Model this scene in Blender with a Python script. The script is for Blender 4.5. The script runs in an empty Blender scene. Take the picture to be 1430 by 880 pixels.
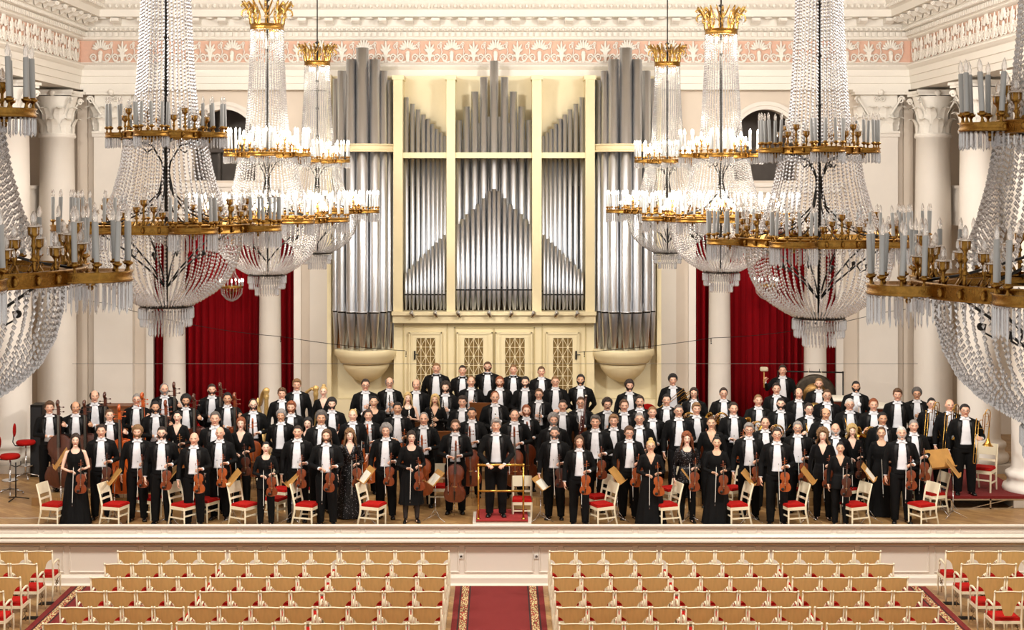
import bpy, bmesh, math, random
from mathutils import Vector, Matrix, Quaternion
from mathutils.bvhtree import BVHTree
R = random.Random(7)
PI = math.pi
sin, cos = math.sin, math.cos
SC = bpy.context.scene
COL = SC.collection
F, VX, VY, H = 2133.0, 697.0, 255.0, 7.4      # focal length in px, vanishing point, eye height
STZ = 1.04; LIP = 1.125                                     # stage floor height
def PX(px, Y): return (px - VX) * Y / F
def PZ(py, Y): return H - (py - VY) * Y / F

# ------------------------------------------------------------------ camera
cd = bpy.data.cameras.new('camera'); cam = bpy.data.objects.new('camera', cd); COL.objects.link(cam)
cam.location = (0, 0, H); cam.rotation_euler = (PI/2, 0, 0)
cd.sensor_width = 36; cd.lens = F/1430*36; cd.sensor_fit = 'HORIZONTAL'
cd.shift_x = (715-VX)/1430; cd.shift_y = -(440-VY)/1430
cd.clip_end = 200
SC.camera = cam

# ------------------------------------------------------------------ materials
def lin(c):
    return tuple((x/12.92 if x <= .04045 else ((x+.055)/1.055)**2.4) for x in [v/255 for v in c]) + (1,)
MATS = {}
def mat(name, rgb, rough=.5, metal=0, noise=0, nscale=8, bump=0, bscale=40, spec=.5, sheen=0, coat=0, rgb2=None, stretch=None, wave=None):
    if name in MATS: return MATS[name]
    m = bpy.data.materials.new(name); m.use_nodes = True
    nt = m.node_tree; b = nt.nodes['Principled BSDF']
    b.inputs['Base Color'].default_value = lin(rgb); b.inputs['Roughness'].default_value = rough
    b.inputs['Metallic'].default_value = metal; b.inputs['Specular IOR Level'].default_value = spec
    if sheen: b.inputs['Sheen Weight'].default_value = sheen
    if coat: b.inputs['Coat Weight'].default_value = coat; b.inputs['Coat Roughness'].default_value = .15
    if noise or bump:
        tc = nt.nodes.new('ShaderNodeTexCoord'); mp = nt.nodes.new('ShaderNodeMapping')
        nt.links.new(tc.outputs['Object'], mp.inputs['Vector'])
        if stretch: mp.inputs['Scale'].default_value = stretch
    if noise:
        n = nt.nodes.new('ShaderNodeTexNoise'); n.inputs['Scale'].default_value = nscale; n.inputs['Detail'].default_value = 5
        nt.links.new(mp.outputs['Vector'], n.inputs['Vector'])
        rp = nt.nodes.new('ShaderNodeValToRGB'); c1 = lin(rgb); c2 = lin(rgb2) if rgb2 else tuple(x*(1-noise) for x in c1[:3])+(1,)
        rp.color_ramp.elements[0].color = c2; rp.color_ramp.elements[1].color = c1
        rp.color_ramp.elements[0].position = .35; rp.color_ramp.elements[1].position = .65
        nt.links.new(n.outputs['Fac'], rp.inputs['Fac']); nt.links.new(rp.outputs['Color'], b.inputs['Base Color'])
    if bump:
        n2 = nt.nodes.new('ShaderNodeTexNoise'); n2.inputs['Scale'].default_value = bscale; n2.inputs['Detail'].default_value = 4
        nt.links.new(mp.outputs['Vector'], n2.inputs['Vector'])
        bp = nt.nodes.new('ShaderNodeBump'); bp.inputs['Strength'].default_value = bump; bp.inputs['Distance'].default_value = .01
        nt.links.new(n2.outputs['Fac'], bp.inputs['Height']); nt.links.new(bp.outputs['Normal'], b.inputs['Normal'])
    MATS[name] = m
    return m
plaster = mat('white_plaster', (238,230,220), .7, noise=.03, nscale=2, bump=.1)
plasterR = mat('relief_plaster', (242,236,226), .7, bump=.2, bscale=25)
wallbeige = mat('beige_wall', (222,208,192), .75, noise=.04, nscale=1.5)
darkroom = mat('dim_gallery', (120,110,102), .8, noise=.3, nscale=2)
peach = mat('peach_frieze', (228,186,164), .8, noise=.08, nscale=10)
cream = mat('cream_paint', (238,222,180), .5, noise=.02, nscale=2)
creamwall = mat('cream_panel', (240,226,188), .5)
tin = mat('tin_pipe', (230,234,240), .3, 1, noise=.12, nscale=3, stretch=(3,3,.15))
tindark = mat('dark_tin', (120,116,112), .3, 1)
pipewood = mat('pipe_wood', (150,92,40), .5, noise=.4, nscale=4, stretch=(6,6,.5))
blackin = mat('black_recess', (16,13,12), .9)
latticebrown = mat('grille_backing', (140,112,62), .8, noise=.2)
gold = mat('gilt_bronze', (158,118,56), .27, 1, noise=.3, nscale=30, bump=.4, bscale=90)
crown = mat('old_gilt', (176,142,78), .35, 1, bump=.4, bscale=60)
iron = mat('dark_iron', (40,38,36), .5, .7)
candlem = mat('candle_sleeve', (172,173,172), .5)
curtainm = mat('crimson_velvet', (122,3,12), .85, spec=.1, noise=.25, nscale=3, stretch=(1,1,.1))
woodback = mat('blond_veneer', (214,176,112), .42, noise=.1, nscale=3, stretch=(8,8,.8))
ivory = mat('ivory_paint', (236,224,194), .4)
redcush = mat('red_upholstery', (172,22,17), .85, spec=.15, noise=.1, nscale=60)
redcarp = mat('red_carpet', (116,18,17), .95, noise=.15, nscale=120, bump=.3, bscale=300)
stagewhite = mat('stage_front_paint', (232,222,208), .4)
blackm = mat('black_metal', (22,22,22), .4, .5)
chrome = mat('chrome', (210,210,212), .15, 1)
brass = mat('brass', (206,162,80), .18, 1)
silver = mat('silver_plate', (215,213,208), .2, 1)
blackcloth = mat('black_cloth', (8,8,9), .8, spec=.2, noise=.3, nscale=6)
satin = mat('black_satin', (17,16,18), .5, spec=.35)
velvet = mat('black_velvet', (8,7,9), .9, spec=.15, sheen=.08)
shirtm = mat('white_shirt', (236,236,240), .7)
blacklac = mat('black_lacquer', (14,13,13), .2)
ebony = mat('ebony', (24,18,16), .35)
tanwood = mat('tan_desk', (196,146,78), .5, noise=.2, nscale=5)
brownwood = mat('brown_wood', (124,72,36), .45, noise=.25, nscale=5, stretch=(1,6,6))
paper = mat('paper', (236,230,214), .8)
greystone = mat('grey_plinth', (192,182,170), .7, noise=.08)
gongm = mat('gong_bronze', (76,66,54), .5, .6, noise=.5, nscale=12)
cymb = mat('cymbal_bronze', (170,140,88), .3, 1)
copper = mat('copper', (150,74,56), .3, .8)
harpgold = mat('harp_gilding', (222,184,116), .4, .4, noise=.2, nscale=30)
string_m = mat('instrument_string', (200,196,186), .3, .8)
bowhair = mat('bow_hair', (226,222,212), .5)
plast = mat('white_plastic', (232,228,220), .4)

def parquet():
    m = bpy.data.materials.new('oak_parquet'); m.use_nodes = True; nt = m.node_tree; b = nt.nodes['Principled BSDF']
    tc = nt.nodes.new('ShaderNodeTexCoord')
    br = nt.nodes.new('ShaderNodeTexBrick'); br.inputs['Scale'].default_value = 1
    br.inputs['Brick Width'].default_value = .42; br.inputs['Row Height'].default_value = .09; br.inputs['Mortar Size'].default_value = .002
    br.inputs['Color1'].default_value = lin((188,150,98)); br.inputs['Color2'].default_value = lin((160,120,74)); br.inputs['Mortar'].default_value = lin((110,80,45))
    mp = nt.nodes.new('ShaderNodeMapping'); mp.inputs['Rotation'].default_value = (0,0,.785)
    nt.links.new(tc.outputs['Object'], mp.inputs['Vector']); nt.links.new(mp.outputs['Vector'], br.inputs['Vector'])
    n = nt.nodes.new('ShaderNodeTexNoise'); n.inputs['Scale'].default_value = 1.2; n.inputs['Detail'].default_value = 6
    nt.links.new(tc.outputs['Object'], n.inputs['Vector'])
    mx = nt.nodes.new('ShaderNodeMix'); mx.data_type = 'RGBA'; mx.blend_type = 'MULTIPLY'; mx.inputs[0].default_value = .55
    nt.links.new(br.outputs['Color'], mx.inputs[6])
    rp = nt.nodes.new('ShaderNodeValToRGB'); rp.color_ramp.elements[0].position = .3; rp.color_ramp.elements[1].position = .7
    rp.color_ramp.elements[0].color = (.5,.46,.42,1)
    nt.links.new(n.outputs['Fac'], rp.inputs['Fac']); nt.links.new(rp.outputs['Color'], mx.inputs[7]); nt.links.new(mx.outputs[2], b.inputs['Base Color'])
    b.inputs['Roughness'].default_value = .38
    return m
oak = parquet()
def carpetborder():
    m = bpy.data.materials.new('patterned_border'); m.use_nodes = True; nt = m.node_tree; b = nt.nodes['Principled BSDF']
    tc = nt.nodes.new('ShaderNodeTexCoord'); mp = nt.nodes.new('ShaderNodeMapping'); mp.inputs['Scale'].default_value = (1,.3,1)
    v = nt.nodes.new('ShaderNodeTexVoronoi'); v.inputs['Scale'].default_value = 40
    nt.links.new(tc.outputs['Object'], mp.inputs['Vector']); nt.links.new(mp.outputs['Vector'], v.inputs['Vector'])
    rp = nt.nodes.new('ShaderNodeValToRGB'); rp.color_ramp.interpolation = 'CONSTANT'
    e = rp.color_ramp.elements; e[0].color = lin((206,184,132)); e[1].color = lin((52,28,22)); e[1].position = .5
    x = e.new(.62); x.color = lin((160,60,40))
    nt.links.new(v.outputs['Distance'], rp.inputs['Fac']); nt.links.new(rp.outputs['Color'], b.inputs['Base Color']); b.inputs['Roughness'].default_value = .95
    return m
border = carpetborder()
def glassmat(name, col=(1,1,1), rough=.02, ior=1.5, mixt=.0, glossy=.35, white=0):
    m = bpy.data.materials.new(name); m.use_nodes = True; nt = m.node_tree; nt.nodes.remove(nt.nodes['Principled BSDF'])
    out = nt.nodes['Material Output']; g = nt.nodes.new('ShaderNodeBsdfGlass'); g.inputs['IOR'].default_value = ior
    g.inputs['Roughness'].default_value = rough; g.inputs['Color'].default_value = (*col,1)
    gl = nt.nodes.new('ShaderNodeBsdfGlossy'); gl.inputs['Roughness'].default_value = .26 if white else .12; gl.inputs['Color'].default_value = (1,1,1,1)
    tr = nt.nodes.new('ShaderNodeBsdfTransparent')
    mx = nt.nodes.new('ShaderNodeMixShader'); mx.inputs[0].default_value = glossy
    nt.links.new(g.outputs[0], mx.inputs[1]); nt.links.new(gl.outputs[0], mx.inputs[2])
    if white:
        df = nt.nodes.new('ShaderNodeBsdfDiffuse'); df.inputs['Color'].default_value = (1,1,1,1); tl = nt.nodes.new('ShaderNodeBsdfTranslucent'); tl.inputs['Color'].default_value = (1,1,1,1)
        ms = nt.nodes.new('ShaderNodeMixShader'); nt.links.new(df.outputs[0], ms.inputs[1]); nt.links.new(tl.outputs[0], ms.inputs[2])
        m3 = nt.nodes.new('ShaderNodeMixShader'); m3.inputs[0].default_value = white; nt.links.new(mx.outputs[0], m3.inputs[1]); nt.links.new(ms.outputs[0], m3.inputs[2]); mx = m3
    m2 = nt.nodes.new('ShaderNodeMixShader'); m2.inputs[0].default_value = mixt
    nt.links.new(mx.outputs[0], m2.inputs[1]); nt.links.new(tr.outputs[0], m2.inputs[2]); nt.links.new(m2.outputs[0], out.inputs['Surface'])
    return m
crystal = glassmat('cut_crystal', (.97,.97,1), .03, 1.6, .0, .38, .15)
clearbulb = glassmat('clear_bulb_glass', (1,1,1), .02, 1.3, .4, .3)
def emis(name, rgb, s):
    m = bpy.data.materials.new(name); m.use_nodes = True; b = m.node_tree.nodes['Principled BSDF']
    b.inputs['Base Color'].default_value = lin(rgb); b.inputs['Emission Color'].default_value = lin(rgb); b.inputs['Emission Strength'].default_value = s
    return m
litbulb = emis('glowing_bulb', (255,244,226), 30)
litbulb.cycles.emission_sampling = 'NONE'

# ------------------------------------------------------------------ mesh builder
class MB:
    def __init__(s): s.v = []; s.f = []; s.sm = []; s.mi = []; s.cur = 0
    def add(s, vs, fs, smooth=False, M=None):
        o = len(s.v)
        if M is not None: vs = [M @ Vector(p) for p in vs]
        s.v += [tuple(p) for p in vs]
        for f in fs: s.f.append(tuple(i+o for i in f)); s.sm.append(smooth); s.mi.append(s.cur)
        return s
    def box(s, x0, x1, y0, y1, z0, z1, M=None):
        return s.add([(x0,y0,z0),(x1,y0,z0),(x1,y1,z0),(x0,y1,z0),(x0,y0,z1),(x1,y0,z1),(x1,y1,z1),(x0,y1,z1)],
              [(0,3,2,1),(4,5,6,7),(0,1,5,4),(1,2,6,5),(2,3,7,6),(3,0,4,7)], False, M)
    def lathe(s, prof, n=24, M=None, smooth=True, cap=True, a0=0, a1=2*PI, sx=1, sy=1):
        full = abs(a1-a0-2*PI) < 1e-6; k = n if full else n+1
        vs = []; fs = []
        for (r, z) in prof:
            for i in range(k):
                a = a0+(a1-a0)*i/n; vs.append((r*cos(a)*sx, r*sin(a)*sy, z))
        for j in range(len(prof)-1):
            for i in range(n):
                i2 = (i+1) % k if full else i+1
                fs.append((j*k+i, j*k+i2, (j+1)*k+i2, (j+1)*k+i))
        s.add(vs, fs, smooth, M)
        if cap and full:
            for j, fl in ((0, True), (len(prof)-1, False)):
                if prof[j][0] > 1e-4:
                    ring = [vs[j*k+i] for i in range(k)]
                    s.add(ring, [tuple(range(k))[::-1] if fl else tuple(range(k))], False, M)
        return s
    def tube(s, pts, rad, n=8, M=None, cap=True, closed=False, flat=1.0):
        P = [Vector(p) for p in pts]; rr = rad if isinstance(rad, (list, tuple)) else [rad]*len(P)
        L = len(P); vs = []; fs = []; up = None
        for i in range(L):
            if closed: t = P[(i+1) % L]-P[i-1]
            else: t = P[min(i+1, L-1)]-P[max(i-1, 0)]
            if t.length < 1e-9: t = Vector((0,0,1))
            t.normalize()
            if up is None:
                up = Vector((0,0,1)) if abs(t.z) < .9 else Vector((0,1,0))
            a = t.cross(up)
            if a.length < 1e-4: a = t.cross(Vector((1,0,0)))
            a.normalize(); b = a.cross(t).normalized(); up = b
            for k in range(n):
                w = 2*PI*k/n; vs.append(P[i]+a*cos(w)*rr[i]+b*sin(w)*rr[i]*flat)
        for i in range(L if closed else L-1):
            j = (i+1) % L
            for k in range(n):
                fs.append((i*n+k, i*n+(k+1) % n, j*n+(k+1) % n, j*n+k))
        if cap and not closed:
            fs.append(tuple(range(n))[::-1]); fs.append(tuple((L-1)*n+k for k in range(n)))
        return s.add(vs, fs, n > 4, M)
    def bar(s, p, q, w, d=None, M=None):
        d = d or w
        p = Vector(p); q = Vector(q); t = (q-p).normalized(); u = Vector((0,0,1)) if abs(t.z) < .9 else Vector((0,1,0))
        a = t.cross(u).normalized()*w/2; b = a.cross(t).normalized()*d/2
        return s.add([p-a-b,p+a-b,p+a+b,p-a+b,q-a-b,q+a-b,q+a+b,q-a+b], [(0,1,2,3),(7,6,5,4),(0,4,5,1),(1,5,6,2),(2,6,7,3),(3,7,4,0)], False, M)
    def ell(s, c, r, n=12, m=8, M=None):
        if not isinstance(r, (tuple, list)): r = (r, r, r)
        vs = [(c[0],c[1],c[2]-r[2])]; fs = []
        for j in range(1, m):
            t = PI*j/m
            for i in range(n):
                a = 2*PI*i/n; vs.append((c[0]+r[0]*sin(t)*cos(a), c[1]+r[1]*sin(t)*sin(a), c[2]-r[2]*cos(t)))
        vs.append((c[0],c[1],c[2]+r[2])); T = len(vs)-1
        for i in range(n): fs.append((0, 1+(i+1) % n, 1+i)); fs.append((T, 1+(m-2)*n+i, 1+(m-2)*n+(i+1) % n))
        for j in range(m-2):
            for i in range(n): fs.append((1+j*n+i, 1+j*n+(i+1) % n, 1+(j+1)*n+(i+1) % n, 1+(j+1)*n+i))
        return s.add(vs, fs, True, M)
    def prism(s, poly, d0, d1, axis='y', M=None, smooth=False):
        n = len(poly); vs = []
        for d in (d0, d1):
            for (a, b) in poly:
                vs.append({'y': (a,d,b), 'x': (d,a,b), 'z': (a,b,d)}[axis])
        fs = [tuple(range(n)), tuple(range(2*n-1, n-1, -1))]
        s.add(vs, fs, False, M)
        return s.add(vs, [(i, i+n, (i+1) % n+n, (i+1) % n) for i in range(n)], smooth, M)
    def mesh(s, name, mats):
        me = bpy.data.meshes.new(name); me.from_pydata(s.v, [], s.f)
        me.polygons.foreach_set('use_smooth', s.sm)
        for m in (mats if isinstance(mats, (list, tuple)) else [mats]): me.materials.append(m)
        me.polygons.foreach_set('material_index', s.mi)
        bm = bmesh.new(); bm.from_mesh(me); bmesh.ops.recalc_face_normals(bm, faces=bm.faces); bm.to_mesh(me); bm.free()
        me.update(); return me
    def obj(s, name, mats, parent=None, loc=None):
        return mk(name, s.mesh(name, mats), parent, loc)
def mk(name, me, parent=None, loc=None, rz=0):
    o = bpy.data.objects.new(name, me); COL.objects.link(o)
    if parent: o.parent = parent
    if loc: o.location = loc
    if rz: o.rotation_euler = (0,0,rz)
    return o
def tag(o, label=None, cat=None, group=None, kind=None):
    if label: o['label'] = label
    if cat: o['category'] = cat
    if group: o['group'] = group
    if kind: o['kind'] = kind
    return o
def empty(name, loc=(0,0,0), rz=0, label=None, cat=None, group=None):
    o = bpy.data.objects.new(name, None); COL.objects.link(o); o.location = loc; o.rotation_euler = (0,0,rz); o.empty_display_size = .1
    return tag(o, label, cat, group)
def copy_tree(o, parent=None):
    c = o.copy(); COL.objects.link(c)
    if parent: c.parent = parent
    for ch in list(o.children): copy_tree(ch, c)
    return c
def drop(o):
    for ch in list(o.children): drop(ch)
    bpy.data.objects.remove(o)
def struct(o): o['kind'] = 'structure'; return o
ORD = ['first','second','third','fourth','fifth','sixth','seventh','eighth','ninth','tenth','eleventh','twelfth','thirteenth','fourteenth','fifteenth','sixteenth','seventeenth','eighteenth','nineteenth','twentieth']+['twenty-'+x for x in ['first','second','third','fourth','fifth','sixth','seventh','eighth','ninth']]+['thirtieth']+['thirty-'+x for x in ['first','second','third','fourth','fifth','sixth','seventh','eighth','ninth']]
# ================================================================== architecture
HX = -.1
XL, XR, YE = HX-10.4, HX+10.42, 38.3           # faces of the entablature
# hall floor, stage floor
struct(MB().box(-16,16,12,29,-.2,0).obj('floor', oak))
b = MB().box(-14,14,28.075,42,STZ-.12,STZ)
struct(b.obj('floor_stage', oak))
struct(MB().box(-16,16,6,42,12.25,12.5).obj('ceiling', plaster))
# side outer walls with gallery parapet
for sgn, nm in ((-1,'left'), (1,'right')):
    xw = HX+sgn*13.2; m = MB(); m.box(min(xw,xw+sgn*.3),max(xw,xw+sgn*.3),6,42,0,12.4)
    struct(m.obj('wall_'+nm, wallbeige))
    m = MB(); x0 = HX+sgn*11.3
    m.box(min(x0,xw),max(x0,xw),22,38.6,6.35,6.55); m.box(min(x0,x0+sgn*.12),max(x0,x0+sgn*.12),22,38.6,6.55,7.25)
    m.box(min(x0-sgn*.04,x0+sgn*.16),max(x0-sgn*.04,x0+sgn*.16),22,38.6,7.25,7.33)
    for y in range(0, 16): m.box(min(x0-sgn*.02,x0),max(x0-sgn*.02,x0),22.2+y*1.05,22.9+y*1.05,6.68,7.12)
    struct(m.obj('trim_gallery_'+nm, plaster))
    m = MB()
    for yy in (30.2, 33.8, 37.2): m.box(min(xw-sgn*.03,xw),max(xw-sgn*.03,xw),yy-.6,yy+.6,7.4,9.4)
    struct(m.obj('window_gallery_'+nm, mat('brown_recess', (128,104,88), .8)))  # flat brown panels painted to stand for the dark window recesses

# back wall, decomposed round its openings
def bay(cx):
    hw, zt = 1.86, 6.3; ac, ar = 8.45, .8
    return dict(c=cx, x0=cx-hw, x1=cx+hw, zt=zt, ac=ac, ar=ar, ap=7.45)
BAYS = [bay(PX(313,38.6)), bay(PX(1069,38.6))]
W0, W1, WY0, WY1 = -13.4, 13.2, 38.6, 38.95
m = MB()
def arch_wall(m, b, z0, z1, Y0, Y1):
    c, r, n = b['c'], b['ar'], 24
    m.box(c-r-.0001,c+r+.0001,Y0,Y1,z0,b['ap'])
    for i in range(n):
        a0, a1 = PI*i/n, PI*(i+1)/n
        xa, xb = c+r*cos(a1), c+r*cos(a0)
        za, zb = b['ac']+r*sin(a1), b['ac']+r*sin(a0)
        m.add([(xa,Y0,za),(xb,Y0,zb),(xb,Y0,z1),(xa,Y0,z1),(xa,Y1,za),(xb,Y1,zb),(xb,Y1,z1),(xa,Y1,z1)],
              [(0,1,2,3),(7,6,5,4),(0,4,5,1),(3,2,6,7)])
xs = [W0, BAYS[0]['x0'], BAYS[0]['x1'], BAYS[1]['x0'], BAYS[1]['x1'], W1]
m.box(xs[0],xs[1],WY0,WY1,0,12.4); m.box(xs[2],xs[3],WY0,WY1,0,12.4); m.box(xs[4],xs[5],WY0,WY1,0,12.4)
for b in BAYS:
    m.box(b['x0'],b['c']-b['ar'],WY0,WY1,b['zt'],12.4); m.box(b['c']+b['ar'],b['x1'],WY0,WY1,b['zt'],12.4)
    arch_wall(m, b, b['zt'], 12.4, WY0, WY1)
struct(m.obj('wall_back', wallbeige))
for i, b in enumerate(BAYS):                    # archivolt, sill, entablature over the curtained bay, jambs
    m = MB(); c, r = b['c'], b['ar']; n = 28
    for (r0, r1, y) in ((r, r+.1, .06), (r+.1, r+.2, .1)):
        for k in range(n):
            a0, a1 = PI*k/n, PI*(k+1)/n
            P = [(c+rr*cos(a), WY0-yy, b['ac']+rr*sin(a)) for yy in (0, y) for (rr, a) in ((r0,a0),(r1,a0),(r1,a1),(r0,a1))]
            m.add(P, [(4,5,6,7),(1,2,6,5),(0,4,7,3)])
    for s_ in (-1, 1):
        xa = c+s_*(r+.1); m.box(xa-.1,xa+.1,WY0-.07,WY0,b['ap'],b['ac']); m.box(xa-.14,xa+.14,WY0-.1,WY0,b['ac']-.1,b['ac'])
    m.box(b['x0']-.1,b['x1']+.1,WY0-.16,WY0,b['ap']-.16,b['ap']-.06); m.box(b['x0']-.05,b['x1']+.05,WY0-.1,WY0,b['ap']-.3,b['ap']-.16)
    m.box(b['x0']-.1,b['x1']+.1,WY0-.18,WY0,b['zt']+.3,b['zt']+.42); m.box(b['x0']-.02,b['x1']+.02,WY0-.1,WY0,b['zt'],b['zt']+.3)
    for s_ in (-1,1):
        xa = b['x0'] if s_ < 0 else b['x1']
        m.box(xa-.09,xa+.09,WY0-.08,WY0+.05,STZ,b['zt'])
    struct(m.obj('trim_arch', plaster))
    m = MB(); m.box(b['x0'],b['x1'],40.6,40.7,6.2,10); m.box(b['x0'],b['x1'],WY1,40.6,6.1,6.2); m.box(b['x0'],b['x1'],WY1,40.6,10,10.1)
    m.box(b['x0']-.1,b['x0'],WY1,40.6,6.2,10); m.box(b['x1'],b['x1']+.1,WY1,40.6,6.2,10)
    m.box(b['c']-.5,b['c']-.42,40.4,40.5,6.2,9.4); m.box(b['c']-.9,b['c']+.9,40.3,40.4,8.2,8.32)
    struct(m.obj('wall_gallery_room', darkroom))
    # curtain
    m = MB(); n = 150; vs = []; X0, X1 = b['x0']+.01, b['x1']-.01
    rows = [6.28,5.0,3.6,2.4,1.16]
    for j, z in enumerate(rows):
        for k in range(n+1):
            x = X0+(X1-X0)*k/n; ph = k/n*2*PI
            amp = .06+.05*sin(ph*1.5+i)+.012*j
            vs.append((x, 38.86-.07+amp*sin(ph*19+.9*sin(ph*3))*.8+.02*sin(ph*43), z))
    fs = [(j*(n+1)+k, j*(n+1)+k+1, (j+1)*(n+1)+k+1, (j+1)*(n+1)+k) for j in range(len(rows)-1) for k in range(n)]
    m.add(vs, fs, True)
    o = m.obj('curtain', curtainm)
    md = o.modifiers.new('s', 'SOLIDIFY'); md.thickness = .012
    tag(o, 'long crimson velvet curtain behind two white columns, %s of the organ' % ('left' if i == 0 else 'right'), 'curtain')
    # two screen columns in the bay
    for s_ in (-1, 1):
        m = MB(); M = Matrix.Translation((c+s_*1.2, 38.34, 0))
        m.lathe([(.36,1.11),(.36,1.25),(.33,1.28),(.35,1.34),(.31,1.4),(.285,1.44),(.28,2.5),(.255,6.0),(.29,6.02),(.29,6.07),(.26,6.1),(.33,6.2)], 32, M)
        m.box(-.36,.36,-.3,.3,6.2,6.3,M)
        for q in (-1,1): m.lathe([(.02,0),(.09,.01),(.09,.06),(.05,.08)], 12, M @ Matrix.Translation((q*.27,-.27,6.13)) @ Matrix.Rotation(PI/2,4,'X'))
        struct(m.obj('column_screen', plaster))

# Corinthian capital
def leaf(m, M, h, w, curl, n=7):
    # acanthus leaf, growing up +z, leaning out -y, lobed edges
    vs = []; cols = 5
    for j in range(n+1):
        t = j/n; z = h*min(1, t*1.12) - (h*.22*max(0, t-.75)/.25 if t > .75 else 0)
        y = -(.015+curl*max(0, t-.35)**1.6*2.2); ww = w*(.75+.25*sin(t*PI*1.1))*(1-.55*max(0, t-.6)/.4)*(1+.14*(j % 2))
        for k in range(cols):
            u = k/(cols-1)*2-1
            vs.append((u*ww/2, y+.05*w*abs(u)*1.2+(-.03*w if k == 2 else 0), z))
    fs = [(j*cols+k, j*cols+k+1, (j+1)*cols+k+1, (j+1)*cols+k) for j in range(n) for k in range(cols-1)]
    m.add(vs, fs, False, M); vs2 = [(a, c_+.02, d) for a, c_, d in vs]; m.add(vs2, [f[::-1] for f in fs], False, M)
def spiral(m, M, r, th, turns=1.6, n=18, flip=1):
    pts = []
    for k in range(n+1):
        t = k/n; a = t*turns*2*PI; rr = r*(1-.78*t); pts.append((flip*(rr*cos(a)-r), 0, rr*sin(a)))
    m.tube(pts, [th*(1-.5*k/n) for k in range(n+1)], 6, M)
def capital(m, M, r, h, square=False):
    if square: m.box(-r*.93,r*.93,-.05,.25,0,h*.88,M)
    else: m.lathe([(r*1.05,0),(r*1.08,.03),(r*.98,.05),(r*.98,h*.55),(r*1.2,h*.86)], 28, M)
    m.box(*( (-r*1.05,r*1.05,-.1,.25,0,.05) if square else (-.01,.01,-.01,.01,0,.02)), M)
    spots = []
    if square:
        for row, (z, hh) in enumerate(((.04,h*.38), (.04+h*.22,h*.42))):
            for k in range(3 if row == 0 else 2 ):
                x = (k-(1 if row == 0 else .5))*r*.68; leaf(m, M @ Matrix.Translation((x,-.04,z)), hh, r*.66, .16*h)
        for s_ in (-1,1): leaf(m, M @ Matrix.Translation((s_*r*.93,-.02,.04)) @ Matrix.Rotation(s_*.8,4,'Z'), h*.38, r*.6, .16*h); leaf(m, M @ Matrix.Translation((s_*r*.96,-.02,.04+h*.2)) @ Matrix.Rotation(s_*.8,4,'Z'), h*.45, r*.6, .2*h)
        dirs = [(-1,),(1,)]
    else:
        for row, (z, hh, ph) in enumerate(((.04,h*.38,0), (.04+h*.2,h*.44,PI/8))):
            for k in range(8):
                leaf(m, M @ Matrix.Rotation(ph+k*PI/4,4,'Z') @ Matrix.Translation((0,-r*.98,z)), hh, r*.62, .17*h)
    cs = [(-1,-1),(1,-1)] if square else [(-1,-1),(1,-1),(1,1),(-1,1)]
    for (sx, sy) in cs:                          # corner volutes
        yy = -.12 if square else sy*r*1.05
        T = M @ Matrix.Translation((sx*r*1.12, yy, h*.76)) @ Matrix.Rotation(math.atan2(sy, sx)+0, 4, 'Z')
        spiral(m, T @ Matrix.Translation((.16*r,0,0)), r*.2, .03, flip=1)
        m.bar(M @ Vector((sx*r*.55, yy*.8 if square else sy*r*.75, h*.42)), M @ Vector((sx*r*1.08, yy, h*.8)), .05, .04)
    for s_ in (-1, 1): spiral(m, M @ Matrix.Translation((0,-(r*1.05 if not square else .1),h*.78)), r*.15, .02, flip=s_)
    a = r*1.38                                  # abacus with concave sides
    def ab(z0, z1, q):
        if square: m.box(-a*q,a*q,-.2*q-.04,.25,z0,z1,M)
        else:
            P = []
            for k in range(4):
                T = Matrix.Rotation(k*PI/2,2)
                for (x, y) in ((-.95,-.95-.0),(-.55,-.80),(0,-.74),(.55,-.80)): v = T @ Vector((x*a*q, y*a*q)); P.append((v.x, v.y))
            m.prism(P, z0, z1, 'z', M)
    ab(h*.88,h*.94,.93); ab(h*.94,h,1)
    m.ell((0,-(a*.78 if not square else .26),h*.93),(.08,.05,.08),8,6,M)
cm = MB(); capital(cm, Matrix.Identity(4), .41, 1.09); cap_round = cm.mesh('capital', plasterR)
cm = MB(); capital(cm, Matrix.Identity(4), .5, 1.09, True); cap_square = cm.mesh('capital', plasterR)
cm = MB()
cm.lathe([(.6,.18),(.63,.22),(.645,.29),(.62,.36),(.56,.38),(.54,.46),(.56,.5),(.585,.53),(.58,.6),(.53,.63),(.48,.66),(.465,.72),(.465,2.4),(.45,4.2),(.42,6.4),(.405,7.44),(.45,7.46),(.45,7.52),(.41,7.55)], 48)
col_me = cm.mesh('column', plaster)
for sx, nm in ((-1,'left'), (1,'right')):
    struct(MB().box(HX+sx*10.78-.75,HX+sx*10.78+.75,26.05,27.55,0,STZ).obj('trim_column_pedestal', stagewhite))
    for y in (37.6, 34.0, 30.4, 26.8):
        o = struct(mk('column_'+nm, col_me, None, (HX+sx*10.78, y, STZ)))
        b_ = MB().box(-.66,.66,-.66,.66,0,.18).obj('plinth', greystone, o)
        mk('capital', cap_round, o, (0,0,7.53))
for px0, px1 in ((131,185), (1200,1254)):        # pilasters on the back wall
    x0, x1 = PX(px0,38.35), PX(px1,38.35)
    m = MB(); m.box(x0,x1,38.36,38.62,STZ,8.65); m.box(x0-.1,x1+.1,38.28,38.62,STZ,1.6); m.box(x0-.05,x1+.05,38.32,38.62,1.6,1.75); m.box(x0-.04,x1+.04,38.32,38.62,8.55,8.65)
    o = struct(m.obj('pilaster', plaster)); mk('capital', cap_square, o, ((x0+x1)/2, 38.38, 8.64))
for px0, px1 in ((433,457), (921,944)):
    m = MB(); m.box(PX(px0,38.5),PX(px1,38.5),38.45,38.62,STZ,9.7); struct(m.obj('pilaster', plaster))
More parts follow.
